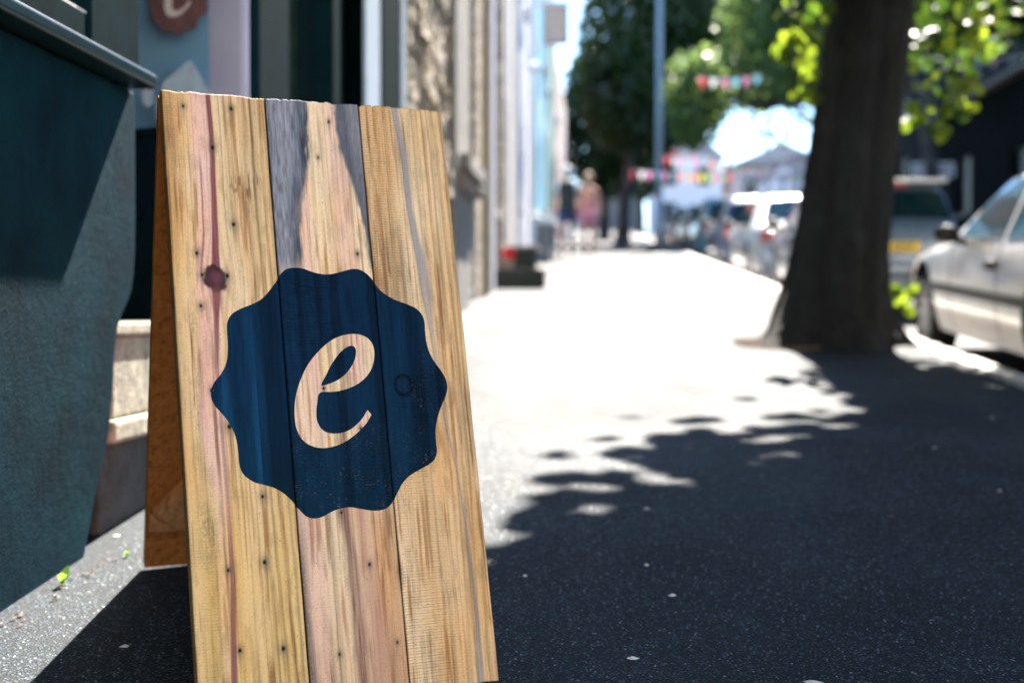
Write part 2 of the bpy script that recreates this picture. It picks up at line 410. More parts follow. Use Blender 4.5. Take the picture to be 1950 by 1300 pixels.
    for i, (a, b) in enumerate(HOLES):
        rr = .0030 + .0014 * ((i * 37) % 5) / 5
        if i > 14: rr *= .75
        k = np.sqrt((u - a) ** 2 + ((v - b) / 1.25) ** 2) + .0006 * (vnoise(u * 900, v * 900) - .5)
        col = L(col, C(.06, .065, .06), np.exp(-(k / (rr * 2.3)) ** 2) * .6)
        col = L(col, C(.10, .09, .07), np.exp(-((u - a) / (rr * .8)) ** 2) * sstep(rr * 9, 0, np.abs(v - b + rr * 3)) * .35)
        col = L(col, C(.01, .008, .008), sstep(rr, rr * .5, k))
        h -= .002 * sstep(rr, rr * .4, k)
    for i in range(130):
        a = _T[i, 3] * BW; b = _T[i, 4] * BH
        col = L(col, C(.12, .06, .03), np.exp(-(((u - a) / .0009) ** 2 + ((v - b) / .0013) ** 2)) * .8)
    h += -.00018 * zone * saw - .00012 * rings ** 2 * ringmask + .0002 * (vnoise(u * 300, v * 60) - .5)
    return np.clip(col * np.array([1.13, 1.10, 1.13]), 0, 1), h

def wood_material(name, use_attr=True, base=(.5, .3, .12), grain=(1, 1, .06)):
    m, nt, b = new_mat(name)
    fn = noise(nt, 900, 3, 0.7, stretch=grain)
    if use_attr:
        at = nt.nodes.new("ShaderNodeAttribute"); at.attribute_name = 'Col'; src = at.outputs['Color']
    else:
        n1 = noise(nt, 75, 5, 0.6, stretch=grain, dist=0.08)
        src = ramp(nt, n1, [(.3, tuple(c * .55 for c in base)), (.5, base), (.7, tuple(c * 1.25 for c in base))])
    c = mix_rgb(nt, 1.0, src, ramp(nt, fn, [(.3, (.86, .85, .84)), (.7, (1.08, 1.08, 1.08))]), 'MULTIPLY')
    nt.links.new(c, b.inputs['Base Color'])
    b.inputs['Roughness'].default_value = 0.62
    b.inputs['Specular IOR Level'].default_value = 0.08
    add_bump(nt, b, fn, 0.35, 0.0006)
    return m
M['board'] = wood_material('sawn_board')
M['old_wood'] = wood_material('varnished_wood', False, (.34, .125, .032), (1, 1, .05))
M['brace_wood'] = wood_material('brace_wood', False, (.40, .19, .08), (1, 1, .08))

def smooth_closed(p, n=4):
    out = []
    for i in range(len(p)):
        a, b, c, d = (Vector(p[(i + j - 1) % len(p)]) for j in range(4))
        for k in range(n):
            t = k / n
            out.append(tuple(0.5 * ((2 * b) + (c - a) * t + (2 * a - 5 * b + 4 * c - d) * t * t + (3 * b - a - 3 * c + d) * t ** 3)))
    return out
bd = smooth_closed(BADGE, 4)
lt = []
L0 = LETTER
mid = smooth_closed(L0, 3)
lt = [L0[0], L0[1]] + mid[6:]                   # keep the square cut end of the stroke
ey = smooth_closed(EYE, 4)
def in_poly(P, x, y):
    P = np.array(P); x = np.asarray(x); y = np.asarray(y); r = np.zeros(x.shape, bool)
    x1, y1 = P[:, 0], P[:, 1]; x2, y2 = np.roll(x1, -1), np.roll(y1, -1)
    for a, b, c, d in zip(x1, y1, x2, y2):
        if b == d: continue
        r ^= ((b > y) != (d > y)) & (x < (c - a) * (y - b) / (d - b) + a)
    return r
sign = empty('sandwich_board', (-0.6, 2.6, G(2.6)), 'wooden sandwich board with a dark blue scalloped badge and cut-out letter e', 'sandwich board')
def board_point(u, v, d): return BL + U * u + V * v + NB * d
def set_col(me, cols):
    a = me.color_attributes.new('Col', 'FLOAT_COLOR', 'POINT')
    buf = np.ones((len(me.vertices), 4), np.float32); buf[:, :3] = cols
    a.data.foreach_set('color', buf.ravel())
def plank(u0, u1, thick, slopeL=0.0, slopeR=0.0, seed=0):
    nu = int((u1 - u0) / .0014); nv = int(BH / .0019)
    uu, vv = np.meshgrid(np.linspace(0, 1, nu), np.linspace(0, 1, nv))
    edgeL = u0 + slopeL * (vv - .5) + .0008 * (vnoise(vv * 14 + seed * 9, vv * 0) - .5)
    edgeR = u1 + slopeR * (vv - .5) + .0008 * (vnoise(vv * 14 + seed * 5 + 50, vv * 0) - .5)
    u = edgeL + (edgeR - edgeL) * uu
    top = BH + .0035 * (vnoise(u * 80 + seed * 3, u * 0) - .5) + .0025 * (vnoise(u * 500, u * 0 + 5) - .5)
    bot = .0015 * (vnoise(u * 60, u * 0) - .5)
    v = bot + (top - bot) * vv
    col, h = wood(u, v)
    edge = np.minimum(np.minimum(u - edgeL, edgeR - u), np.minimum(v - bot, top - v) * .8)
    rnd = np.clip(1 - edge / .0022, 0, 1) ** 2
    h = h - rnd * .0016 + .0006 * math.sin(seed * 3)
    col = col * (1 - .45 * rnd[..., None])
    near = (np.minimum(np.abs(u - .1833), np.abs(u - .3593)) < .0045).ravel()
    pm = np.zeros(u.size, bool); uf, vf = u.ravel(), v.ravel()
    pm[near] = in_poly(bd, uf[near], vf[near]) & ~(in_poly(lt, uf[near], vf[near]) & ~in_poly(ey, uf[near], vf[near]))
    col = np.where(pm.reshape(u.shape)[..., None], np.array([.002, .008, .016]), col)
    P = np.array(BL) + u[..., None] * np.array(U) + v[..., None] * np.array(V) - h[..., None] * np.array(NB)
    verts = P.reshape(-1, 3)
    idx = np.arange(nu * nv).reshape(nv, nu)
    q = np.stack([idx[:-1, :-1], idx[:-1, 1:], idx[1:, 1:], idx[1:, :-1]], -1).reshape(-1, 4)
    ring = list(idx[0, :]) + list(idx[1:, -1]) + list(idx[-1, -2::-1]) + list(idx[-2:0:-1, 0])
    back = verts[ring] + np.array(NB) * thick
    n0 = len(verts); nr = len(ring)
    sides = np.array([[ring[i], n0 + i, n0 + (i + 1) % nr, ring[(i + 1) % nr]] for i in range(nr)])
    vall = np.vstack([verts, back])
    me = bpy.data.meshes.new('plank')
    nf = len(q) + len(sides) + 1
    me.vertices.add(len(vall)); me.vertices.foreach_set('co', vall.ravel())
    loops = np.concatenate([q.ravel(), sides.ravel(), np.arange(n0 + nr - 1, n0 - 1, -1)])
    starts = np.concatenate([np.arange(0, 4 * (nf - 1), 4), [4 * (nf - 1)]])
    me.loops.add(len(loops)); me.loops.foreach_set('vertex_index', loops)
    me.polygons.add(nf); me.polygons.foreach_set('loop_start', starts)
    sm = np.zeros(nf, bool); sm[:len(q)] = True
    me.materials.append(M['board'])
    me.update(calc_edges=True); me.validate()
    me.polygons.foreach_set('use_smooth', sm)
    ringcol = col.reshape(-1, 3)[ring] * np.array([.9, .8, .65])
    set_col(me, np.vstack([col.reshape(-1, 3), ringcol]))
    o = link('plank', me, sign)
    return o
for k, (a, b, sl, sr, lab) in enumerate(((0.0, .1821, 0, -.0016, 'yellow pine plank with a purple streak and a round knot'), (.1845, .3583, -.0014, .0, 'middle plank, pink and cream with blue-grey stains'), (.3603, BW, .0, 0, 'tan plank with saw marks and a thin grey stripe'))):
    plank(a, b, .019, sl, sr, k + 1)['label'] = lab

# painted badge: a thin coat of paint with the letter left bare, broken at the joints between planks
pts = [Vector(p) for p in bd]; edges = [(i, (i + 1) % len(bd)) for i in range(len(bd))]
for ring_ in (lt, ey):
    o_ = len(pts); pts += [Vector(p) for p in ring_]; edges += [(o_ + i, o_ + (i + 1) % len(ring_)) for i in range(len(ring_))]
for s0 in (.1824, .1842, .3586, .3600):
    vals = np.linspace(.28, .76, 120); o_ = len(pts)
    pts += [Vector((s0 + (-.0015 * (w_ / BH - .5) if s0 < .2 else 0), w_)) for w_ in vals]; edges += [(o_ + i, o_ + i + 1) for i in range(119)]
gx, gy = np.meshgrid(np.arange(.05, .484, .0028), np.arange(.30, .74, .0028))
gx = (gx + rng.uniform(-.0006, .0006, gx.shape)).ravel(); gy = (gy + rng.uniform(-.0006, .0006, gy.shape)).ravel()
keep = in_poly(bd, gx, gy)
pts += [Vector((a, b)) for a, b in zip(gx[keep], gy[keep])]
V2, E2, F2, *_ = geometry.delaunay_2d_cdt(pts, edges, [], 0, 1e-6)
A2 = np.array([tuple(v) for v in V2])
cen = np.array([A2[list(f)].mean(0) for f in F2])
ok = in_poly(bd, cen[:, 0], cen[:, 1]) & ~(in_poly(lt, cen[:, 0], cen[:, 1]) & ~in_poly(ey, cen[:, 0], cen[:, 1]))
sh = -.0015 * (cen[:, 1] / BH - .5)
ok &= ~((cen[:, 0] > .1824 + sh) & (cen[:, 0] < .1842 + sh)) & ~((cen[:, 0] > .3586) & (cen[:, 0] < .3600))
F2 = [tuple(f) for f, k in zip(F2, ok) if k]
wc, wh = wood(A2[:, 0], A2[:, 1])
plk = np.where(A2[:, 0] < .1832, 1, np.where(A2[:, 0] < .3592, 2, 3))
edge = np.minimum(np.abs(A2[:, 0] - (.1833 - .0015 * (A2[:, 1] / BH - .5))) - .0009, np.abs(A2[:, 0] - .3593) - .0007)
rnd = np.clip(1 - np.clip(edge, 0, 1) / .0022, 0, 1) ** 2
hh = wh - rnd * .0016 + .0006 * np.sin(plk * 3.0) + .00035
P3 = [board_point(a, b, -h_) for (a, b), h_ in zip(A2, hh)]
lum = wc.mean(1)
u_, v_ = A2[:, 0], A2[:, 1]
blue = np.array([.0024, .019, .049]) * np.ones((len(A2), 1))
blue = blue * (.6 + .7 * fbm(u_ * 16, v_ * 3, 3))[:, None] * (.75 + .5 * vnoise(u_ * 500, v_ * 25))[:, None]
stripes = sstep(.5, .75, vnoise(u_ * 95, v_ * .7)) * (u_ < .13)
blue = blue * (1 + 1.3 * stripes)[:, None] * (1 - .45 * sstep(.6, .8, vnoise(u_ * 60 + 9, v_ * .9)))[:, None]
blue = blue * (1 - .55 * rnd)[:, None]
sawb = .5 + .5 * np.sin(v_ * 1250 + 4 * vnoise(u_ * 14, v_ * 14))
blue *= (1 - .45 * sawb ** 2 * sstep(.35, .55, fbm(u_ * 9 + 3, v_ * 6, 2)) * (u_ > .18))[:, None]
blue[:, 1] *= 1 + .15 * sstep(.6, .3, v_)
rough_patch = np.exp(-((u_ - .215) / .022) ** 2 - ((v_ - .700) / .012) ** 2)
blue *= (1 - .8 * rough_patch * sstep(.45, .6, vnoise(u_ * 90, v_ * 420)))[:, None]
kk = np.sqrt(((u_ - .397) / .016) ** 2 + ((v_ - .526) / .018) ** 2)
blue *= (1 - .85 * np.exp(-((kk - 1) / .16) ** 2))[:, None]
M_paint, nt, b = new_mat('worn_blue_paint')
at = nt.nodes.new("ShaderNodeAttribute"); at.attribute_name = 'Col'
uvn = nt.nodes.new("ShaderNodeAttribute"); uvn.attribute_name = 'Pos'
sp1 = noise(nt, 330, 2, .5, vec=uvn.outputs['Vector'], stretch=(.45, 1.6, 1))
sp2 = noise(nt, 22, 3, .6, vec=uvn.outputs['Vector'])
at2 = nt.nodes.new("ShaderNodeAttribute"); at2.attribute_name = 'Wear'
mm = nt.nodes.new("ShaderNodeMath"); mm.operation = 'MULTIPLY'
nt.links.new(ramp(nt, sp1, [(.60, (0, 0, 0)), (.68, (1, 1, 1))]), mm.inputs[0])
m2 = nt.nodes.new("ShaderNodeMath"); m2.operation = 'MULTIPLY'
nt.links.new(ramp(nt, sp2, [(.45, (0, 0, 0)), (.65, (1, 1, 1))]), m2.inputs[0]); nt.links.new(at2.outputs['Fac'], m2.inputs[1])
nt.links.new(m2.outputs[0], mm.inputs[1])
nt.links.new(mix_rgb(nt, mm.outputs[0], at.outputs['Color'], (.33, .25, .17)), b.inputs['Base Color'])
b.inputs['Roughness'].default_value = .6; b.inputs['Specular IOR Level'].default_value = .04
bn = noise(nt, 260, 4, .7, vec=uvn.outputs['Vector'], stretch=(.5, 1.4, 1))
add_bump(nt, b, bn, .5, .0012)
me = mesh_from('painted_badge', P3, F2, M_paint, True)
set_col(me, np.clip(blue, 0, 1))
pa = me.attributes.new('Pos', 'FLOAT_VECTOR', 'POINT'); pa.data.foreach_set('vector', np.column_stack([A2, np.zeros(len(A2))]).astype(np.float32).ravel())
wa = me.attributes.new('Wear', 'FLOAT', 'POINT'); wa.data.foreach_set('value', (np.clip(sstep(.52, .34, v_) * .35 * (u_ > .18) + sstep(.36, .44, u_) * .2 * sstep(.2, .0, np.abs(v_ - .5)), 0, 1)).astype(np.float32))
bm = bmesh.new(); bm.from_mesh(me); bmesh.ops.delete(bm, geom=[v for v in bm.verts if not v.link_faces], context='VERTS')
for f in bm.faces:
    if f.normal.dot(NB) > 0: f.normal_flip()
bm.to_mesh(me); bm.free()
ob = link('painted_badge', me, sign); ob['label'] = 'dark blue scalloped badge with the letter e left bare'

# back panel, rails, brace and hinge
APX = board_point(0, BH - .012, .021)
RF = Vector((-1.034, 3.20, G(3.2) + .004))      # left foot of the back panel
RD = (APX - RF)                                  # along the back panel's left edge, upwards
RL = RD.length; RDn = RD.normalized()
RU = U.copy()
RN = RU.cross(RDn).normalized()
if RN.y < 0: RN = -RN
for k, (a, b) in enumerate(((0, .118), (.1195, .24), (.2415, .36), (.3615, .47))):
    mb = MB(); c0 = RF + RU * ((a + b) / 2) + RDn * (RL / 2 + (.0 if k == 0 else random.uniform(-.003, .003))) + RN * .011
    mb.obox(c0, RU * ((b - a) / 2), RDn * (RL / 2), RN * .010)
    o = mb.build('back_plank', M['old_wood'], sign, bevel=.0015, seg=1)
def bar(name, p, q, wdir, w, ndir, t, mat, par):
    p = Vector(p); q = Vector(q); mb = MB()
    mb.obox((p + q) / 2, (q - p) / 2, Vector(wdir).normalized() * w / 2, Vector(ndir).normalized() * t / 2)
    return mb.build(name, mat, par, bevel=.0015, seg=1)
def rp(u, s, d=0): return RF + RU * u + RDn * s - RN * d
def plane_hit(px, py):
    pass
bar('rail', rp(.004, .168, .011), rp(.465, .168, .011), RDn, .042, RN, .020, M['brace_wood'], sign)
bar('brace', rp(.035, .19, .016), rp(.36, .66, .016), RU - RDn * .7, .060, RN, .028, M['brace_wood'], sign)
bar('rail', rp(.004, RL - .08, .011), rp(.40, RL - .08, .011), RDn, .045, RN, .018, M['brace_wood'], sign)
bar('rail', board_point(.02, .95, .030), board_point(.505, .95, .030), V, .05, NB, .020, M['brace_wood'], sign)
bar('rail', board_point(.02, .16, .030), board_point(.505, .16, .030), V, .05, NB, .020, M['brace_wood'], sign)
M['steel'] = simple('steel', (.35, .35, .36), .4, .2, 40, metallic=.9)
for uu_ in (.09, .40):
    mb = MB(); mb.obox(board_point(uu_, BH - .02, .030), U * .03, V * .004, NB * .02)
    mb.build('hinge', M['steel'], sign)

#@@SHOP
# ================================================================ shop with the dark teal render
def stucco():
    m, nt, b = new_mat('dark_teal_stucco')
    tc = nt.nodes.new("ShaderNodeTexCoord")
    n1 = noise(nt, 5, 5, .6, vec=tc.outputs['Object']); n2 = noise(nt, 230, 4, .65, vec=tc.outputs['Object']); n3 = noise(nt, 28, 4, .6, vec=tc.outputs['Object'])
    c = ramp(nt, n1, [(.3, (.0010, .0115, .023)), (.7, (.0026, .034, .053))])
    c = mix_rgb(nt, ramp(nt, n2, [(.66, (0, 0, 0)), (.76, (1, 1, 1))]), c, (.035, .125, .18))
    nt.links.new(c, b.inputs['Base Color'])
    b.inputs['Roughness'].default_value = .7; b.inputs['Specular IOR Level'].default_value = .03
    hsum = nt.nodes.new("ShaderNodeMath"); hsum.operation = 'MULTIPLY_ADD'
    nt.links.new(n3, hsum.inputs[0]); hsum.inputs[1].default_value = 1.3; nt.links.new(n2, hsum.inputs[2])
    add_bump(nt, b, hsum.outputs[0], .9, .007)
    return m
M['stucco'] = stucco()
M['teal'] = simple('teal_gloss_paint', (.002, .013, .020), .22, .2, 9, .06, 30, spec=.28)
M['ledge'] = simple('ledge_gloss_paint', (.002, .018, .026), .32, .2, 9, .05, 30, spec=.25)
M['tealmatte'] = simple('teal_matt_paint', (.003, .016, .021), .8, .3, 9, .06, 30, spec=.02)
m, nt, b = new_mat('window_glass')
b.inputs['Base Color'].default_value = (.012, .02, .024, 1); b.inputs['Roughness'].default_value = .03
b.inputs['Specular IOR Level'].default_value = .8
add_bump(nt, b, noise(nt, 2.2, 2, .5), .06, .02)
M['glass'] = m
def thin_glass(name, tint, alpha):
    m, nt, b = new_mat(name)
    b.inputs['Base Color'].default_value = (*tint, 1); b.inputs['Roughness'].default_value = .03; b.inputs['Alpha'].default_value = alpha
    add_bump(nt, b, noise(nt, 3, 2, .5), .03, .02)
    return m
M['shopglass'] = thin_glass('clear_shop_glass', (.02, .03, .035), .12)
M['dimglass'] = simple('unlit_window_glass', (.003, .008, .010), .35, .2, 3, spec=.1)
M['dark'] = simple('dark_interior', (.012, .02, .024), .9, .3, 3)
M['stone'] = simple('granite_step', (.36, .34, .27), .9, .5, 22, 1.0, 45)
M['riser'] = simple('weathered_riser', (.075, .085, .085), .9, .4, 12, .9, 60)  # shade under the step's overhang put into a darker stone colour
M['blind'] = simple('blue_blind', (.27, .60, .99), .6, .10, 3)  # sky reflected in the window, painted as the colour of a panel
M['lilac'] = simple('lilac_blind', (.66, .70, .98), .6, .08, 3)  # lilac strip of the same painted sky reflection
M['pale_blue'] = simple('pale_blue_print', (.48, .66, .86), .6, .25, 25)
M['brown_print'] = simple('brown_badge_print', (.17, .095, .10), .5, .4, 60, stretch=(1, 1, .2))
M['white'] = simple('white_paint', (.75, .75, .73), .5, .06, 8)

XW = -1.22
shop = empty('shop_building', (XW, 3.0, G(3.0)), 'dark teal rendered shop with a glossy ledge, beside the sandwich board', 'shop')
prof = [(-4, -.9), (3.30, -.9), (3.325, .215), (3.35, .258), (3.406, .36), (3.46, .43), (3.505, .51), (3.532, .59), (3.545, .66), (3.556, .725), (3.578, .768), (3.61, .80), (3.65, .828), (3.685, .862), (3.705, .91), (3.716, .98), (3.72, 1.08), (3.72, 1.392), (-4, 1.392)]
mb = MB(); mb.prism(prof, 'x', -1.62, XW); wall = mb.build('wall', M['stucco'], shop, bevel=.014, seg=3); wall['label'] = 'dark teal stucco wall under the ledge'
mb = MB(); mb.box(-1.34, -1.15, -4, 3.69, 1.3935, 1.429); mb.build('ledge', M['ledge'], shop, bevel=.011, seg=5)
mb = MB(); mb.box(-1.40, -1.195, -4, 3.30, 1.430, 1.508); fr = mb.build('window_frame', M['tealmatte'], shop, bevel=.004)
mb = MB(); mb.box(-1.40, -1.19, 3.305, 3.66, 1.430, 2.95); mb.build('corner_post', M['tealmatte'], shop, bevel=.006)
mb = MB(); mb.box(-1.26, -1.25, -4, 3.30, 1.509, 2.70); mb.build('pane', M['dimglass'], fr)
mb = MB(); mb.box(-1.205, -1.20, -4, 3.30, 1.509, 1.515); mb.build('bead', M['white'], fr)
for y in (-1.5, .9, 3.0): MB().box(-1.29, -1.21, y, y + .05, 1.516, 2.70).build('mullion', M['teal'], fr)
mb = MB(); mb.box(-1.62, -1.20, -30, 9.04, 2.952, 3.45); mb.build('fascia', M['teal'], shop, bevel=.01)
mb = MB(); mb.box(-7, XW, -30, 9.04, 3.452, 8.5); mb.build('upper_wall', M['stucco'], shop)  # upper shop runs on unseen behind the camera to block sky light
mb = MB(); mb.box(-7, -2.5, -30, 9.04, -.6, 3.45); mb.build('inner_wall', M['dark'], shop)
# recess: steps, door, splayed display window that faces down the street
def G2(y): return G(y)
mb = MB(); mb.box(-2.2, -1.265, 3.56, 4.86, .10, .468); mb.build('step_riser', M['riser'], shop, bevel=.01)
mb = MB(); mb.box(-2.2, -1.222, 3.55, 4.86, .470, .530); mb.build('step', M['stone'], shop, bevel=.012)
mb = MB(); mb.box(-2.2, -1.245, 3.60, 4.86, .532, .742); mb.build('step_riser', M['stone'], shop, bevel=.008)
mb = MB(); mb.box(-2.2, -1.235, 3.60, 4.86, .744, .782); mb.build('step', M['stone'], shop, bevel=.01)
mb = MB(); mb.box(-2.25, -2.2, 3.74, 6.0, .5, 2.95); door = mb.build('door', M['teal'], shop)
mb = MB(); mb.tube([(-2.19, 4.2, 1.7), (-2.13, 4.2, 1.7)], .02); mb.build('handle', M['steel'], door)
P1 = Vector((-1.75, 5.18, 0)); P2 = Vector((-1.235, 4.94, 0))
dv_ = (P2 - P1); dl = dv_.length; dn = dv_.normalized(); nn = Vector((dn.y, -dn.x, 0));
if nn.y > 0: nn = -nn                                        # towards the viewer
def on(t, z, d=0): p = P1 + dn * t + nn * d; return Vector((p.x, p.y, z))
def panel(name, t0, t1, z0, z1, d0, d1, mat, par, bevel=0):
    mb = MB(); c = (on(t0, z0, d0) + on(t1, z1, d1)) / 2
    mb.obox(c, dn * (t1 - t0) / 2, Vector((0, 0, (z1 - z0) / 2)), nn * (d1 - d0) / 2)
    return mb.build(name, mat, par, bevel=bevel)
panel('stall_riser', -.1, dl, .2, 1.45, -.25, 0, M['teal'], shop)
panel('window_sill', -.1, dl, 1.452, 1.485, -.08, .012, M['teal'], shop, .006)
panel('display_back', -.1, dl - .47, 1.487, 2.95, -.34, -.32, M['blind'], shop)
panel('blind', -.1, dl - .21, 1.488, 2.94, -.07, -.06, M['blind'], shop)['label'] = 'flat blue blind behind the glass'
panel('blind_edge', dl - .205, dl - .03, 1.488, 2.94, -.068, -.058, M['lilac'], shop)
panel('pane', -.1, dl - .02, 1.487, 2.94, -.012, -.006, M['shopglass'], shop)
# pale mountain-shaped print low on the glass
def print_poly(name, pts2, d, mat, par):
    vs_ = [on(t, z, d) for t, z in pts2] + [on(t, z, d - .002) for t, z in pts2]; n = len(pts2)
    fs = [tuple(range(n)), tuple(range(n, 2 * n))[::-1]] + [(i, (i + 1) % n, n + (i + 1) % n, n + i) for i in range(n)]
    me = mesh_from(name, vs_, fs, mat)
    bm = bmesh.new(); bm.from_mesh(me); bmesh.ops.recalc_face_normals(bm, faces=bm.faces); bmesh.ops.triangulate(bm, faces=[f for f in bm.faces if len(f.verts) > 4]); bm.to_mesh(me); bm.free()
    return link(name, me, par)
def tz(px, py):                                              # place on the splayed window from its bearing and height
    a = (px - 1135) / FP
    t = (a * P1.y - P1.x) / (dn.x - a * dn.y)
    y = P1.y + dn.y * t
    return t, .8 + (600 - py) / FP * y
print_poly('window_print', [tz(285, 195), tz(300, 150), tz(352, 108), tz(398, 182), tz(400, 215), tz(285, 225)], -.005 + .002, M['pale_blue'], shop)['label'] = 'pale blue pointed print low on the glass'
print_poly('window_print', [tz(256, 165), tz(280, 165), tz(280, 190), tz(268, 200), tz(258, 190)], -.003, M['pale_blue'], shop)
c_t, c_z = tz(332, -18)
rr = .142
sc = []
for k in range(96):
    a = 2 * math.pi * k / 96; r_ = rr * (1 + .06 * math.cos(12 * a)); sc.append((c_t + r_ * math.cos(a), c_z + r_ * math.sin(a)))
bdg = print_poly('window_badge', sc, .0005, M['brown_print'], shop); bdg['label'] = 'brown scalloped badge with a white letter e on the glass'
k_ = rr / .17
let = [(c_t + ((x - .268) * 1.05) * k_, c_z + ((y - .520)) * k_ * .96) for x, y in lt]
eye2 = [(c_t + ((x - .268) * 1.05) * k_, c_z + ((y - .520)) * k_ * .96) for x, y in ey]
print_poly('white_letter', let, .003, M['white'], bdg)
print_poly('letter_eye', eye2, .0042, M['brown_print'], bdg)
# shop front along the street: pilaster, glazing, trim
def fbox(name, x0, x1, y0, y1, z0, z1, mat, par=shop, bevel=0, seg=2): return MB().box(x0, x1, y0, y1, z0, z1).build(name, mat, par, bevel=bevel, seg=seg)
fbox('pilaster', -1.262, -1.222, 5.12, 5.62, .0, 2.95, M['tealmatte'], bevel=.01)
fbox('pilaster', -1.40, -1.235, 5.623, 5.70, .0, 2.95, M['tealmatte'], bevel=.01)
fbox('stall_riser', -1.45, -1.25, 5.703, 8.1, .0, 1.02, M['tealmatte'], bevel=.01)
fbox('pane', -1.34, -1.33, 5.703, 6.68, 1.022, 2.95, M['glass'])
fbox('mullion', -1.40, -1.24, 6.683, 6.86, 1.022, 2.95, M['tealmatte'], bevel=.008)
fbox('pane', -1.34, -1.33, 6.863, 7.55, 1.022, 2.95, M['dimglass'])
M['paleblind'] = simple('pale_blue_post', (.42, .52, .66), .6, .12, 4)
fbox('pale_post', -1.245, -1.225, 7.553, 8.05, 1.022, 2.95, M['paleblind'], bevel=.02)
fbox('pilaster', -1.42, -1.22, 8.103, 8.86, .0, 2.95, M['tealmatte'], bevel=.01)
fbox('corner_trim', -1.42, -1.21, 8.863, 9.04, .0, 2.95, M['paleblind'], bevel=.01)

#@@TERRACE
# ================================================================ buildings further up the left side
def facade(name, label, y0, y1, h, mat, ops, par=None, X=XW, depth=7.0, side=1, cat='building', wmat=None, framem=None, base=None, gl=None):
    """a building whose front has real openings. ops: (ya, yb, za, zb, kind) with z above the ground at the opening. side=1: on the left, -1: on the right"""
    b_ = empty(name, (X, (y0 + y1) / 2, G((y0 + y1) / 2)), label, cat)
    th = .28
    def bx(mb_, d0, d1, ya, yb, za, zb):             # d: depth behind the facade
        xs = sorted((X - side * d0, X - side * d1)); return mb_.box(xs[0], xs[1], ya, yb, za, zb)
    g0 = G(y0); ztop = g0 + h; zbot = g0 - .6
    ws = [(ya, yb, G((ya + yb) / 2) + za, G((ya + yb) / 2) + zb, k) for ya, yb, za, zb, k in ops]
    yc = sorted({y0, y1, *[w_[0] for w_ in ws], *[w_[1] for w_ in ws]})
    mb_ = MB()
    for a, b2 in zip(yc[:-1], yc[1:]):
        m_ = (a + b2) / 2
        cuts = sorted([(w_[2], w_[3]) for w_ in ws if w_[0] < m_ < w_[1]])
        z = zbot
        for c0, c1 in cuts:
            if c0 > z: bx(mb_, 0, th, a, b2, z, c0)
            z = c1
        bx(mb_, 0, th, a, b2, z, ztop)
    mb_.build('wall', mat, b_)
    mb2 = MB(); bx(mb2, th + .05, depth, y0, y1, zbot, ztop - .02); mb2.build('rear_block', base or M['dark'], b_)
    for ya, yb, za, zb, k in ws:
        f = MB(); t = .06
        bx(f, .12, .19, ya, ya + t, za, zb); bx(f, .12, .19, yb - t, yb, za, zb)
        bx(f, .12, .19, ya + t, yb - t, zb - t, zb); bx(f, .12, .19, ya + t, yb - t, za, za + t)
        if k == 'window':
            zm = (za + zb) / 2; bx(f, .115, .185, ya + t, yb - t, zm - .03, zm + .03)
            fo = f.build('window', framem or M['white'], b_)
            g_ = MB(); bx(g_, .15, .16, ya + t, yb - t, za + t, zb - t); g_.build('pane', gl or M['glass'], fo)
            s_ = MB(); bx(s_, -.09, .115, ya - .06, yb + .06, za - .09, za - .002); s_.build('sill', wmat or M['white'], fo, bevel=.01)
        else:
            fo = f.build('doorway', framem or M['white'], b_)
            g_ = MB(); bx(g_, .15, .18, ya + t, yb - t, za + t, zb - t); g_.build('door', M['teal'], fo)
    return b_
def stone_mat(name, a, b_, scale=7, st=(1, 1, 2.2)):
    m, nt, bs = new_mat(name)
    tc = nt.nodes.new("ShaderNodeTexCoord")
    mp = nt.nodes.new("ShaderNodeMapping"); mp.inputs['Scale'].default_value = st; nt.links.new(tc.outputs['Object'], mp.inputs[0])
    v = nt.nodes.new("ShaderNodeTexVoronoi"); v.inputs['Scale'].default_value = scale; nt.links.new(mp.outputs[0], v.inputs['Vector'])
    bw = nt.nodes.new("ShaderNodeRGBToBW"); nt.links.new(v.outputs['Color'], bw.inputs[0])
    c = ramp(nt, bw.outputs[0], [(.2, a), (.8, b_)])
    n = noise(nt, 14, 5, .7, vec=tc.outputs['Object'])
    c = mix_rgb(nt, 1.0, c, ramp(nt, n, [(.3, (.6, .58, .55)), (.7, (1.2, 1.18, 1.15))]), 'MULTIPLY')
    nt.links.new(c, bs.inputs['Base Color']); bs.inputs['Roughness'].default_value = .9
    add_bump(nt, bs, mix_rgb(nt, .6, n, ramp(nt, v.outputs['Distance'], [(.3, (1, 1, 1)), (.8, (0, 0, 0))])), .9, .05)
    return m
M['rubble'] = stone_mat('rubble_stone', (.20, .165, .125), (.60, .53, .43))
M['grey_stone'] = simple('grey_stone', (.24, .23, .215), .9, .25, 6, .5, 40)
M['cream'] = simple('cream_render', (.76, .71, .64), .8, .12, 3, .3, 60)
M['lilac_white'] = simple('off_white_render', (.80, .78, .82), .8, .08, 3)
M['white_render'] = simple('warm_white_render', (.70, .66, .58), .85, .06, 3)
M['skyblue'] = simple('light_blue_render', (.20, .50, .64), .8, .12, 3, .3, 60)
M['pinkr'] = simple('pale_pink_render', (.62, .48, .46), .8, .12, 3)
M['tealr'] = simple('sea_green_render', (.10, .28, .30), .8, .12, 3)
M['ochre'] = simple('ochre_pipe_paint', (.30, .22, .08), .5, .2, 8)
M['rust'] = simple('brown_board', (.26, .19, .15), .7, .25, 8)

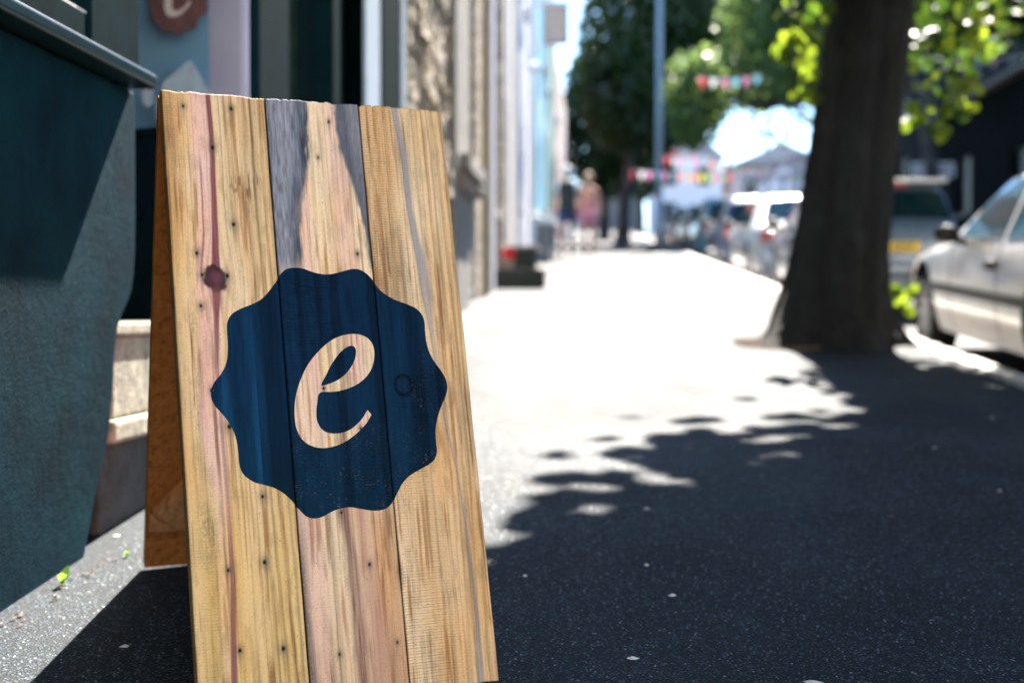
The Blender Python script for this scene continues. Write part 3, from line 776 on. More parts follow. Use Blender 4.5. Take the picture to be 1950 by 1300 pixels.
b1 = facade('stone_house', 'rubble stone house with grey pilaster right after the teal shop', 9.06, 15.6, 9, M['rubble'], [(13.35, 14.3, 1.25, 3.0, 'window'), (13.35, 14.3, 4.4, 6.1, 'window')], wmat=M['grey_stone'])
mb = MB()                                       # rubble standing proud of the wall
yy = 9.12
stones = []
for r_ in range(34):
    z0 = .0 + r_ * .16; y = 9.1 + random.uniform(0, .15)
    while y < 11.55:
        w_ = random.uniform(.18, .42); hgt = .145
        d = random.uniform(.01, .06); g = G(10.3)
        vs_ = [(XW - .02, y, g + z0 - .4), (XW - .02, y + w_ - .02, g + z0 - .4), (XW - .02, y + w_ - .02, g + z0 - .4 + hgt), (XW - .02, y, g + z0 - .4 + hgt)]
        fr_ = [(XW + d * random.uniform(.6, 1.2), a[1] + (.012 if i in (0, 3) else -.012), a[2] + (.012 if i < 2 else -.012)) for i, a in enumerate(vs_)]
        stones.append((vs_, fr_)); y += w_
pcs = 0
for vs_, fr_ in stones:
    m_ = MB(); m_.add(vs_ + fr_, [(4, 5, 6, 7), (0, 1, 5, 4), (1, 2, 6, 5), (2, 3, 7, 6), (3, 0, 4, 7)])
    if pcs < 290: m_.build('stone', M['rubble'], b1, fix=True)
    else: mb.add(m_.v, m_.f)
    pcs += 1
if mb.v: tag(mb.build('stone_facing', M['rubble'], b1), kind='stuff')
fbox('pilaster', XW - .02, XW + .07, 11.68, 13.0, .0, 9.4, M['grey_stone'], b1, bevel=.02)
fbox('bracket', XW - .02, XW + .17, 11.9, 13.5, 2.02, 2.16, M['grey_stone'], b1, bevel=.01)
fbox('bracket', XW - .02, XW + .12, 12.0, 13.2, 1.86, 2.015, M['rust'], b1)
M['alga'] = simple('mossy_stone', (.05, .07, .045), .9, .3, 10, .4, 40)
fbox('mossy_sill', XW - .02, XW + .10, 13.1, 14.5, 2.0 + .0, 2.12, M['alga'], b1)
MB().tube([(XW + .07, 14.75, .9), (XW + .07, 14.75, 10)], .03, 10).build('drainpipe', M['ochre'], b1)
b2 = facade('cream_house', 'cream stone fronted house with tall windows and ochre drainpipe', 15.62, 20.6, 9.5, M['cream'], [(16.2, 17.1, .9, 3.0, 'window'), (18.4, 19.3, .0, 2.4, 'door'), (16.2, 17.1, 4.2, 6.2, 'window'), (18.4, 19.3, 4.2, 6.2, 'window')], wmat=M['grey_stone'])
fbox('pilaster', XW - .02, XW + .08, 15.7, 16.0, .5, 10.3, M['lilac_white'], b2)
fbox('pilaster', XW - .02, XW + .08, 17.4, 17.8, .5, 10.3, M['rubble'], b2)
MB().tube([(XW + .08, 20.3, 1.2), (XW + .08, 20.3, 10.5)], .06, 10).build('drainpipe', M['white'], b2)
b3 = facade('white_house', 'off-white rendered house beside the light blue house', 20.62, 25.4, 9, M['lilac_white'], [(21.3, 22.3, 1.0, 2.9, 'window'), (23.6, 24.5, 0, 2.4, 'door'), (21.3, 22.3, 4.3, 6.2, 'window'), (23.6, 24.5, 4.3, 6.2, 'window')])
MB().tube([(XW + .1, 24.9, 1.5), (XW + .1, 24.9, 10.5)], .07, 10).build('drainpipe', M['white'], b3)
b4 = facade('light_blue_house', 'light blue rendered house halfway up the left side of the street', 25.42, 34.0, 8.5, M['skyblue'], [(26.4, 27.6, 1.0, 2.8, 'window'), (29.2, 30.2, 0, 2.4, 'door'), (31.6, 32.8, 1.0, 2.8, 'window'), (26.4, 27.6, 4.2, 6.0, 'window'), (31.6, 32.8, 4.2, 6.0, 'window')])
b5 = facade('sea_green_house', 'sea green rendered house beyond the light blue one', 34.02, 42, 7.6, M['tealr'], [(35.2, 36.4, 1.0, 2.8, 'window'), (38.8, 39.8, 0, 2.4, 'door'), (35.2, 36.4, 4.0, 5.8, 'window')])
b6 = facade('pink_house', 'pale pink house near the far end of the left side', 42.02, 52, 6.2, M['pinkr'], [(43.2, 44.8, 1.0, 2.8, 'window'), (47.8, 49, 0, 2.4, 'door'), (43.2, 44.8, 3.9, 5.4, 'window')])
b7 = facade('low_white_house', 'low white house at the far left end of the street', 52.02, 66, 5.4, M['lilac_white'], [(54, 55.5, 1.0, 2.6, 'window'), (59, 60.4, 0, 2.4, 'door')])

hs = empty('hanging_sign', (XW, 26.0, G(26)), 'square brown hanging sign high on the left facades', 'sign')
fbox('bracket', XW, XW + .75, 25.97, 26.03, 6.44, 6.50, M['steel'], hs)
fbox('board', -.95, -.50, 25.93, 26.07, 5.72, 6.42, M['rust'], hs, bevel=.02)
fbox('board_face', -.91, -.54, 25.925, 25.932, 5.76, 6.38, simple('sign_face', (.40, .33, .28), .7, .2, 12), hs)
bl = empty('wall_lamp', (XW, 21.6, G(21.6)), 'small round white lamp globe on the left facade', 'lamp')
mb = MB(); mb.tube([(XW, 24.1, 5.0), (XW + .12, 24.1, 5.0)], .02); mb.build('arm', M['steel'], bl)
def sphere(name, c, r, mat, par, seg=12, sx=1, sy=1, sz=1):
    me = bpy.data.meshes.new(name); bm = bmesh.new(); bmesh.ops.create_uvsphere(bm, u_segments=seg, v_segments=max(6, seg // 2), radius=r)
    for v in bm.verts: v.co = Vector((v.co.x * sx, v.co.y * sy, v.co.z * sz)) + Vector(c)
    for f in bm.faces: f.smooth = True
    bm.to_mesh(me); bm.free(); me.materials.append(mat); return link(name, me, par)
sphere('globe', (XW + .17, 24.1, 4.98), .09, M['white'], bl)

# low trough by the stone house and the garden wall
M['trough'] = simple('dark_mossy_timber', (.028, .034, .028), .8, .4, 14, .4, 60)
tr = empty('planter_trough', (-.95, 16.6, G(16.6)), 'low dark trough on the pavement at the foot of the house wall', 'planter')
g = G(16.6)
for nm, bxs in (('long_side', (-1.21, -.60, 16.5, 16.54, g - .01, g + .22)), ('long_side', (-1.21, -.60, 17.2, 17.24, g - .01, g + .24)), ('end_panel', (-.64, -.602, 16.541, 17.199, g - .01, g + .215)), ('end_panel', (-1.208, -1.17, 16.541, 17.199, g - .01, g + .235))):
    fbox(nm, *bxs, M['trough'], tr, bevel=.006)
fbox('soil', -1.17, -.64, 16.541, 17.199, g + .14, g + .18, M['earth'], tr)
tr2 = empty('step_block', (-1.1, 18.4, G(18.4)), 'dark doorstep behind the low trough', 'doorstep')
fbox('slab', -1.215, -.78, 18.0, 18.9, G(18) - .02, G(18) + .42, M['trough'], tr2, bevel=.02)
fbox('nosing', -1.215, -.74, 17.97, 18.93, G(18) + .422, G(18) + .47, M['grey_stone'], tr2, bevel=.01)
M['redfl'] = simple('red_petals', (.55, .02, .04), .6, .3, 30)
M['leafdark'] = simple('dark_leaf', (.03, .07, .02), .6, .3, 30)
rf = empty('red_flower_pot', (-1.13, 16.9, G(17) + .18), 'pot of red flowers in the low trough', 'flower pot')
MB().tube([(-1.05, 16.85, g + .165), (-1.05, 16.85, g + .34)], [.06, .08], 12).build('pot', M['rust'], rf)
mb = MB()
for k in range(60):
    a = random.uniform(0, 6.3); r_ = random.uniform(0, .1); c = Vector((-1.05 + r_ * math.cos(a), 16.85 + r_ * math.sin(a), g + .36 + random.uniform(0, .14)))
    n_ = Vector((random.gauss(0, 1), random.gauss(0, 1), random.gauss(0, 1))).normalized(); t_ = n_.orthogonal().normalized() * .02; b_ = n_.cross(t_)
    mb.add([c - t_ - b_, c + t_ - b_, c + t_ + b_, c - t_ + b_], [(0, 1, 2, 3)])
mb.build('petals', M['redfl'], rf)
gw = empty('garden_wall', (-.85, 30, G(30)), 'low grey garden wall with pale coping left of the walkers', 'wall')
fbox('wall', XW, -.84, 26.6, 30.4, G(26.6) - .3, G(26.6) + .72, M['grey_stone'], gw)
fbox('coping', XW, -.78, 26.55, 30.45, G(26.6) + .722, G(26.6) + .85, M['white'], gw, bevel=.02)

# ---------------------------------------------------------------- right side of the street
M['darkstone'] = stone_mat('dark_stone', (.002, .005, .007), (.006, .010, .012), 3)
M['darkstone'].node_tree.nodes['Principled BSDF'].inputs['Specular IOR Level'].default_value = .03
M['slate'] = simple('slate_roof', (.10, .085, .075), .8, .3, 5, .3, 30)
br_ops = []
for y in (14, 19.5, 25, 30.5, 36, 41.5):
    br_ops += [(y, y + 1.6, .9, 2.6, 'window')]
M['darkframe'] = simple('dark_frame', (.008, .014, .016), .5, .2, 5)
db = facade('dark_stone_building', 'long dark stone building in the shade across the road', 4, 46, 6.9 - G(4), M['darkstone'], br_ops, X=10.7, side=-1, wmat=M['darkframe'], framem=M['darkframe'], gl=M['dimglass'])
mb = MB(); mb.prism([(10.45, 6.85), (10.45, 6.98), (14.3, 7.12), (18.1, 6.98), (18.1, 6.85)], 'y', 3.7, 46.2); mb.build('roof', M['slate'], db, fix=True)
fbox('gutter', 10.36, 10.45, 3.7, 46.2, 6.88, 6.98, M['grey_stone'], db)
M['shadegrey'] = simple('dark_grey_render', (.02, .026, .03), .9, .2, 4, spec=.05)
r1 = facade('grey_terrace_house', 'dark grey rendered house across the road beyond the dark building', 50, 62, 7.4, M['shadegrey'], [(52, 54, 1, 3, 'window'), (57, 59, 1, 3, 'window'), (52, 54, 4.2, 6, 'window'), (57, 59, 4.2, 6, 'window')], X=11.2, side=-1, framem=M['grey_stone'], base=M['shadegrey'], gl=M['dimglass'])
mb = MB(); zt = G(50) + 7.4; mb.prism([(11.0, zt), (15, zt + 2.6), (18.4, zt)], 'y', 49.8, 62.2); mb.build('roof', M['slate'], r1, fix=True)
M['pale_slate'] = simple('pale_slate_roof', (.34, .33, .35), .8, .2, 5)
r2 = facade('lilac_gable_house', 'tall pale lilac house closing the view behind the bunting', 70, 84, 3.7, M['lilac_white'], [(72, 74, 1, 3, 'window'), (78, 80, 1, 3, 'window')], X=9.4, side=-1, base=M['lilac_white'])
mb = MB(); zt = G(70) + 3.7; mb.prism([(9.2, zt), (13, zt + 1.2), (16.6, zt)], 'y', 69.8, 84.2); mb.build('roof', M['pale_slate'], r2, fix=True)
fbox('chimney', 12.6, 13.4, 71, 72, zt + 1.2, zt + 3.0, M['rust'], r2)
r3 = empty('end_house', (7, 100, G(100)), 'white house with a grey gable at the very end of the street', 'house')
zg = G(98)
fbox('wall', 3.8, 8.6, 98, 106, zg - 1, zg + 5.2, M['lilac_white'], r3)
mb = MB(); mb.prism([(3.5, zg + 5.2), (6.2, zg + 7.4), (8.9, zg + 5.2)], 'y', 97.7, 106.3); mb.build('roof', M['pale_slate'], r3, fix=True)
for x in (4.5, 6.8):
    for z in (.8, 3.2):
        f = fbox('window', x, x + 1.1, 97.93, 98.0, zg + z, zg + z + 1.4, M['white'], r3)
        fbox('pane', x + .08, x + 1.02, 97.91, 97.925, zg + z + .08, zg + z + 1.32, M['glass'], f)
# unseen pale terrace added behind the camera to bounce sunlight onto the board
back = empty('pale_terrace', (0, -9, G(-9)), 'pale rendered terrace facing up the street from behind the camera', 'house')
zb = G(-9)
fbox('wall', -11, 13, -14, -8.6, zb - 1, zb + 9.5, M['white_render'], back)
mb = MB(); mb.prism([(-14.2, zb + 9.5), (-11.3, zb + 11.6), (-8.3, zb + 9.5)], 'x', -11.2, 13.2); mb.build('roof', M['slate'], back, fix=True)
for x in range(-9, 12, 4):
    for z in (1.2, 4.6):
        f = fbox('window', x, x + 1.2, -8.595, -8.55, zb + z, zb + z + 1.8, M['white'], back)
        fbox('pane', x + .08, x + 1.12, -8.545, -8.54, zb + z + .08, zb + z + 1.72, M['glass'], f)
r5 = empty('wide_end_house', (13, 100, G(100)), 'wide pale house right of the end house, half hidden by the trunk', 'house')
fbox('wall', 9.2, 16.5, 99, 107, zg - 1, zg + 4.6, M['pinkr'], r5)
mb = MB(); mb.prism([(8.9, zg + 4.6), (12.8, zg + 6.3), (16.8, zg + 4.6)], 'y', 98.7, 107.3); mb.build('roof', M['pale_slate'], r5, fix=True)
for x in (10.0, 12.6):
    f = fbox('window', x, x + 1.2, 98.93, 99.0, zg + 2.6, zg + 4.0, M['white'], r5)
    fbox('pane', x + .08, x + 1.12, 98.91, 98.925, zg + 2.68, zg + 3.92, M['glass'], f)
r4 = empty('grey_shed_house', (1, 104, G(104)), 'low grey building left of the end house', 'house')
fbox('wall', -1.5, 3.3, 104, 112, zg - 1, zg + 3.4, M['grey_stone'], r4)
mb = MB(); mb.prism([(-1.8, zg + 3.4), (.9, zg + 5.0), (3.6, zg + 3.4)], 'y', 103.7, 112.3); mb.build('roof', M['slate'], r4, fix=True)

#@@TREES
# ================================================================ trees
def leaf_mat(name, dark, light, trans, tr_w=.45):
    m, nt, b = new_mat(name)
    oi = nt.nodes.new("ShaderNodeObjectInfo"); geo = nt.nodes.new("ShaderNodeNewGeometry")
    n = noise(nt, 1.2, 3, .6)
    ri = nt.nodes.new("ShaderNodeMath"); ri.operation = 'ADD'
    nt.links.new((oi if 'young' in name else geo).outputs['Random' if 'young' in name else 'Random Per Island'], ri.inputs[0]); nt.links.new(n, ri.inputs[1])
    c = ramp(nt, ri.outputs[0], [(.45, dark), (1.0, light)])
    nt.links.new(c, b.inputs['Base Color']); b.inputs['Roughness'].default_value = .45
    t = nt.nodes.new("ShaderNodeBsdfTranslucent")
    nt.links.new(mix_rgb(nt, 1.0, c, trans, 'MULTIPLY'), t.inputs[0])
    mx = nt.nodes.new("ShaderNodeMixShader"); mx.inputs[0].default_value = tr_w
    nt.links.new(b.outputs[0], mx.inputs[1]); nt.links.new(t.outputs[0], mx.inputs[2])
    nt.links.new(mx.outputs[0], nt.nodes["Material Output"].inputs[0])
    return m
M['leaf'] = leaf_mat('lime_tree_leaf', (.02, .05, .01), (.05, .10, .015), (1.6, 1.6, 1.0), .35)
M['leaf_near'] = leaf_mat('young_lime_leaf', (.022, .055, .010), (.13, .18, .022), (2.1, 2.1, 1.2), .5)
M['leaf_far'] = leaf_mat('far_tree_leaf', (.006, .020, .010), (.03, .065, .014), (2.0, 2.0, 1.2), .2)
M['leaf_mid'] = leaf_mat('sunlit_tree_leaf', (.010, .032, .012), (.13, .20, .07), (2.4, 2.3, 1.8), .36)  # paler, more translucent copy with the sunlit look put into its colour
def bark(name, a, b_):
    m, nt, bs = new_mat(name)
    n = noise(nt, 9, 6, .7, stretch=(1, 1, .22), dist=.8); n2 = noise(nt, 45, 5, .7, stretch=(1, 1, .3))
    c = ramp(nt, n, [(.3, a), (.7, b_)])
    c = mix_rgb(nt, ramp(nt, noise(nt, 3.2, 5, .7), [(.52, (0, 0, 0)), (.68, (.6, .6, .6))]), c, tuple(k * 2.2 for k in b_))
    nt.links.new(c, bs.inputs['Base Color']); bs.inputs['Roughness'].default_value = .9
    add_bump(nt, bs, mix_rgb(nt, .35, n, n2), 1.0, .12)
    return m
M['bark'] = bark('lime_bark', (.003, .005, .007), (.019, .022, .025))
M['bark_far'] = bark('grey_bark', (.04, .038, .04), (.10, .095, .095))

def trunk_mesh(pts, rads, n=28, rough=.04, flare=.0, seed=0):
    """tapered, fluted trunk as one skin"""
    P = np.array(pts, float); Rr = np.array(rads, float)
    t = np.linspace(0, len(P) - 1, (len(P) - 1) * 8 + 1)
    px = [np.interp(t, range(len(P)), P[:, k]) for k in range(3)]; rr_ = np.interp(t, range(len(P)), Rr)
    vs_, fs = [], []
    for i in range(len(t)):
        z = px[2][i] - P[0, 2]
        for k in range(n):
            a = 2 * math.pi * k / n
            fl = flare * math.exp(-max(z, 0) / .18) * (1 + .6 * math.cos(5 * a + seed))
            r_ = rr_[i] * (1 + rough * math.sin(7 * a + seed + z * .6) + rough * .8 * math.sin(13 * a + 2 * z) + rough * random.uniform(-.5, .5)) + fl
            vs_.append((px[0][i] + r_ * math.cos(a), px[1][i] + r_ * math.sin(a), px[2][i]))
    for i in range(len(t) - 1):
        for k in range(n): fs.append((i * n + k, i * n + (k + 1) % n, (i + 1) * n + (k + 1) % n, (i + 1) * n + k))
    fs.append(tuple((len(t) - 1) * n + k for k in range(n)))
    return vs_, fs

def leaves_mesh(name, centers, sizes, mat, fold=.25, down=0.0, rng_=rng):
    """many separate leaves: each two folded quads"""
    n = len(centers); nrm = rng_.normal(size=(n, 3)); nrm[:, 2] += .6
    nrm /= np.linalg.norm(nrm, axis=1)[:, None]
    ref = rng_.normal(size=(n, 3)); ref[:, 2] -= down
    a = ref - (ref * nrm).sum(1)[:, None] * nrm; a /= np.linalg.norm(a, axis=1)[:, None]
    b = np.cross(nrm, a)
    s = np.asarray(sizes)[:, None]
    c = np.asarray(centers)
    tip = c + a * s * .55; base = c - a * s * .5
    l1 = c + b * s * .42 + nrm * s * fold * .4 - a * s * .1; r1 = c - b * s * .42 + nrm * s * fold * .4 - a * s * .1
    l2 = c + b * s * .28 + a * s * .3 + nrm * s * fold * .2; r2 = c - b * s * .28 + a * s * .3 + nrm * s * fold * .2
    vs_ = np.stack([base, l1, l2, tip, r2, r1], 1).reshape(-1, 3)
    i0 = np.arange(n)[:, None] * 6
    q = np.concatenate([i0 + np.array([[0, 3, 2, 1]]), i0 + np.array([[0, 5, 4, 3]])], 1).reshape(-1, 4)
    me = bpy.data.meshes.new(name)
    me.vertices.add(len(vs_)); me.vertices.foreach_set('co', vs_.ravel())
    me.loops.add(q.size); me.loops.foreach_set('vertex_index', q.ravel())
    me.polygons.add(len(q)); me.polygons.foreach_set('loop_start', np.arange(0, q.size, 4))
    me.materials.append(mat); me.update(calc_edges=True)
    return me

# ---- the near street tree
TX, TY = 1.50, 9.2
tree = empty('street_tree', (TX, TY, G(TY)), 'large dark lime tree trunk beside the kerb with yellow-green leaves', 'tree')
tz0 = G(TY) - .05
tp = [(1.50, 9.2, tz0), (1.50, 9.2, tz0 + .25), (1.57, 9.2, 1.3), (1.62, 9.2, 1.75), (1.70, 9.2, 2.4), (1.77, 9.2, 3.0), (1.95, 9.2, 4.2), (2.05, 9.1, 5.2)]
tr_ = [.34, .325, .285, .268, .262, .255, .22, .16]
v_t, f_t = trunk_mesh(tp, tr_, 72, .045, .17)
link('trunk', mesh_from('trunk', v_t, f_t, M['bark'], True), tree)
random.seed(11)
for k in range(9):
    a = k * 2.4; s0 = Vector((1.85 + .02 * k, 9.15, 3.4 + .2 * k)); ln = 1.3 + random.uniform(-.3, .4)
    e_ = s0 + Vector((math.cos(a) * ln, math.sin(a) * ln * 1.4 - .8, 1.2 + random.uniform(0, 1)))
    e_.y = min(e_.y, 9.0); e_.x = max(e_.x, 1.5)
    m_ = (s0 + e_) / 2 + Vector((0, 0, .35))
    MB().tube([s0, m_, e_], [.10, .06, .02], 10).build('limb', M['bark'], tree, smooth=True)

SH = [(-.62, 1.55), (-.28, 3.77), (0.0, 4.35), (.23, 5.2), (.6, 5.45), (1.0, 5.7), (1.1, 6.0), (1.2, 7.9), (1.6, 8.3), (1.75, 8.0), (1.9, 7.2), (2.2, 7.0), (2.6, 7.5), (6, 8.0)]
def shade_ok(x, y, z, nz):
    """does a leaf here throw its shadow on the shaded part of the pavement (that is how far the crown reaches)"""
    t = (z - S * y) / (1 - .95 * S); xs_ = x - .13 * t; ys_ = y - .95 * t
    sx = np.array([p[0] for p in SH]); sy = np.array([p[1] for p in SH])
    lim_y = np.interp(xs_, sx, sy)
    lim_y = np.where(xs_ < -.62, 1.55 + (xs_ + .62) / .153, lim_y)
    holes = (fbm(xs_ * 1.4 + 9, ys_ * 1.4, 2) - .5) * .8
    dep = lim_y - ys_ + holes
    F = fbm(xs_ * 7.5 + 3, ys_ * 8.5 + 8, 2)
    return F < .44 + .34 * dep
N = 260000
c = rng.normal(size=(N, 3)); c /= np.linalg.norm(c, axis=1)[:, None]; c *= rng.random((N, 1)) ** (1 / 2.2)
c[:N // 2] = c[:N // 2] * np.array([4.6, 5.6, 3.4]) + np.array([2.6, 7.4, 6.2])
c[N // 2:] = c[N // 2:] * np.array([2.8, 4.2, 2.6]) + np.array([2.5, 9.6, 5.4])
clump = fbm(c[:, 0] * .9 + c[:, 2] * .3, c[:, 1] * .9, 3)
nz = (fbm(c[:, 0] * 2.2 + 5 + c[:, 2], c[:, 1] * 2.2, 3) - .5) * 1.3 + .12
keep = shade_ok(c[:, 0], c[:, 1], c[:, 2], nz) & (c[:, 2] > .8 + .2216 * np.maximum(c[:, 1], 0) + .12) & (c[:, 2] > 2.75) & (clump > .14)
c = c[keep]; c = c[rng.permutation(len(c))[:130000]]
me = leaves_mesh('crown', c, rng.uniform(.085, .14, len(c)), M['leaf'])
tag(link('crown', me, tree), kind='stuff')

def ppx(px, py, d): return Vector(((px - 1135) / FP * d, d, .8 + (600 - py) / FP * d))
leaf_shapes = []
for k in range(5):
    vs_ = [(0, 0, 0)]; n = 12
    for i in range(n):
        a = 2 * math.pi * i / n; r_ = .046 * (1 + .10 * math.cos(a) - .16 * math.exp(-((a - math.pi) ** 2) / .1) + random.uniform(-.05, .05))
        x = r_ * math.cos(a) + .04; y = r_ * math.sin(a) * .95
        vs_.append((x, y, .18 * abs(y) - .10 * x * random.uniform(.4, 1.6)))
    leaf_shapes.append(mesh_from('leaf', [(v[0] + (.04 if i == 0 else 0), v[1], v[2]) for i, v in enumerate(vs_)], [(0, i, i % n + 1) for i in range(1, n + 1)], M['leaf_near'], True))
def leafy_twig(parent, pts, specs, twig_r=.008, size=1.0):
    tw = MB().tube(pts, [twig_r] + [twig_r * .5] * (len(pts) - 1), 6).build('branch', M['bark'], parent)
    for c_, n_, spread in specs:
        for j in range(n_):
            d_ = Vector((random.gauss(0, 1), random.gauss(0, 1), random.gauss(0, 1))) * spread
            o = link('leaf', random.choice(leaf_shapes), tw)
            o.location = c_ + d_
            o.rotation_euler = (random.gauss(0, .5), random.uniform(.5, 1.3), random.uniform(-1.2, 1.2) - 1.57 + random.choice((0, 3.14)))
            s_ = size * random.uniform(.75, 1.15); o.scale = (s_, s_, s_)
    return tw
random.seed(5)
lh = lambda px, py, d=None: ppx(px, py, d or random.uniform(8.6, 9.6))
leafy_twig(tree, [ppx(1600, -160, 9.6), ppx(1530, -60, 9.3), ppx(1495, 10, 9.1)], [(ppx(1497, 5, 9.1), 8, .055), (ppx(1556, 22, 9.0), 5, .035)])
leafy_twig(tree, [ppx(1590, -120, 9.3), ppx(1560, 20, 9.1), ppx(1515, 85, 9.0)], [(ppx(1508, 80, 9.0), 16, .075), (ppx(1535, 60, 9.0), 8, .05), (ppx(1482, 100, 9.0), 5, .04)])
leafy_twig(tree, [ppx(1600, -60, 9.4), ppx(1565, 90, 9.2), ppx(1532, 180, 9.1)], [(ppx(1538, 140, 9.1), 5, .03), (ppx(1528, 172, 9.1), 6, .03), (ppx(1535, 115, 9.1), 2, .03)])
leafy_twig(tree, [ppx(1800, -150, 9.8), ppx(1830, -60, 9.6), ppx(1840, 20, 9.5)], [(ppx(1830, 8, 9.5), 8, .05), (ppx(1872, 20, 9.4), 6, .05), (ppx(1907, 62, 9.3), 2, .01)])
leafy_twig(tree, [ppx(1800, -150, 9.2), ppx(1815, 20, 9.1), ppx(1845, 80, 9.0)], [(ppx(1845, 72, 9.0), 9, .06), (ppx(1800, 60, 9.2), 4, .05), (ppx(1868, 50, 9.0), 3, .03)])
leafy_twig(tree, [ppx(1730, -100, 9.5), ppx(1765, 60, 9.4), ppx(1760, 160, 9.3)], [(ppx(1773, 80, 9.4), 6, .04), (ppx(1733, 132, 9.4), 2, .02), (ppx(1767, 150, 9.4), 3, .03), (ppx(1750, 180, 9.3), 5, .035), (ppx(1722, 215, 9.3), 4, .03), (ppx(1745, 228, 9.3), 3, .025)])
leafy_twig(tree, [ppx(1780, -100, 9.0), ppx(1805, 80, 8.9), ppx(1800, 200, 8.8)], [(ppx(1812, 170, 8.8), 12, .055), (ppx(1788, 212, 8.8), 4, .025), (ppx(1825, 208, 8.8), 4, .025), (ppx(1840, 165, 8.8), 3, .03), (ppx(1774, 245, 8.8), 7, .032)])
# darker leaves in the shade behind them
pc = np.array([ppx(random.uniform(1715, 1960), random.uniform(-40, 190) , random.uniform(10.5, 13)) for _ in range(650)])
pc = pc[:180]; pc = pc[(pc[:, 2] - .8) / pc[:, 1] > (600 - 215 + np.abs((pc[:, 0] / pc[:, 1] * FP + 1135) - 1800) * 1.1) / FP]
tag(link('shade_leaves', leaves_mesh('shade_leaves', pc, rng.uniform(.08, .12, len(pc)), M['leaf']), tree), kind='stuff')
# suckers at the foot
leafy_twig(tree, [(1.86, 9.2, G(9.2)), (1.98, 9.35, .86), (2.08, 9.4, .98)], [(ppx(1685, 565, 9.4), 13, .06), (ppx(1705, 550, 9.4), 7, .045), (ppx(1728, 545, 9.35), 3, .02), (ppx(1675, 590, 9.4), 5, .03), (ppx(1682, 545, 9.4), 4, .03)])

mb = MB(); random.seed(33)
for k in range(240):
    a = random.uniform(2.4, 4.4); r_ = random.uniform(.40, .62); s_ = random.uniform(.008, .03)
    c_ = Vector((TX + r_ * math.cos(a), TY + r_ * math.sin(a) * .9, 0)); c_.z = G(c_.y) + .004
    d = Vector((math.cos(k), math.sin(k), 0)) * s_; e_ = Vector((-math.sin(k), math.cos(k), .1)) * s_ * .6
    mb.add([c_ - d - e_, c_ + d - e_, c_ + d + e_, c_ - d + e_, c_ + Vector((0, 0, s_ * .7))], [(0, 1, 4), (1, 2, 4), (2, 3, 4), (3, 0, 4)])
M['debris'] = simple('bark_debris', (.12, .08, .05), .9, .5, 40)
tag(mb.build('bark_debris', M['debris']), 'brown bark crumbs round the foot of the street tree', 'debris', kind='stuff')
# ---- further trees
def far_tree(name, label, x, y, trunk_pts, trunk_r, crown, nleaf, lsize, seed, mat=None, group=None):
    random.seed(seed); rg = np.random.default_rng(seed)
    t_ = empty(name, (x, y, G(y)), label, 'tree', group)
    v_, f_ = trunk_mesh([(x + a, y + b, G(y) + c_ - .1) for a, b, c_ in trunk_pts], trunk_r, 14, .05, .12, seed)
    link('trunk', mesh_from('trunk', v_, f_, M['bark_far'], True), t_)
    cs = []
    for (cx, cy_, cz, rx, ry, rz, w_) in crown:
        n_ = int(nleaf * w_); c = rg.normal(size=(n_, 3)); c /= np.linalg.norm(c, axis=1)[:, None]
        c *= (rg.random((n_, 1)) ** (1 / 3.2)) * (.82 + .35 * fbm(c[:, :1] * 3 + seed + c[:, 2:] * 2, c[:, 1:2] * 3, 3))
        c = c * np.array([rx, ry, rz]) + np.array([x + cx, y + cy_, G(y) + cz])
        k_ = fbm(c[:, 0] * 1.1 + c[:, 2] * .7, c[:, 1] * 1.1 + c[:, 2] * .9, 3) > .36
        cs.append(c[k_])
        for j in range(3):
            a = random.uniform(0, 6.3); s0 = Vector((x + trunk_pts[-1][0], y + trunk_pts[-1][1], G(y) + trunk_pts[-1][2] - .3))
            MB().tube([s0, Vector((x + cx + math.cos(a) * rx * .6, y + cy_ + math.sin(a) * ry * .6, G(y) + cz + random.uniform(-.2, .6) * rz))], [.09, .03], 6).build('limb', M['bark_far'], t_)
    cs = np.vstack(cs)
    tag(link('crown', leaves_mesh('crown', cs, rg.uniform(lsize * .7, lsize * 1.3, len(cs)), mat or M['leaf_far'], rng_=rg), t_), kind='stuff')
    return t_
far_tree('round_tree', 'round dark tree on the left pavement behind the walkers, its grey trunk leaning', .85, 46, [(0, 0, 0), (.05, 0, 1.2), (.3, 0, 3.0), (.6, 0, 4.6)], [.24, .20, .17, .13],
         [(1.15, 1, 7.0, 2.5, 2.6, 4.2, .75), (.35, 0, 4.6, 1.7, 2.2, 1.7, .25)], 26000, .20, 3)
far_tree('slim_tree', 'smaller dark tree behind the round tree at the end of the pavement', .35, 60, [(0, 0, 0), (0, 0, 1.5), (.0, 0, 3.4)], [.25, .2, .14],
         [(.2, 0, 5.0, 2.2, 2.4, 3.4, 1.0)], 12000, .24, 4)
far_tree('broad_tree', 'broad tree across the road above the bunting with pale sunlit clumps', 9.4, 56, [(0, 0, 0), (0, 0, 2), (0, 0, 4.5)], [.3, .26, .2],
         [(-1.6, 0, 8.6, 5.2, 4.6, 3.4, .6), (-3.2, -2, 6.4, 2.8, 2.2, 1.7, .4)], 36000, .24, 6)
far_tree('overhanging_tree', 'leafy tree crown hanging over the road between lamp post and near trunk', 5.2 + 3.6, 38, [(0, 0, 0), (0, 0, 2.2), (-.4, 0, 4.4)], [.22, .19, .14],
         [(-2.5, 0, 6.9, 2.6, 3.0, 2.3, .66), (-4.4, 0, 5.9, 1.3, 1.8, 1.5, .14), (-3.4, 0, 4.7, 2.4, 2.0, .8, .10), (-6.1, 1, 4.1, .9, 1.2, 1.4, .10), (-4.3, 0, 3.45, 1.7, 1.5, .8, .016)], 20000, .18, 8, M['leaf_mid'])
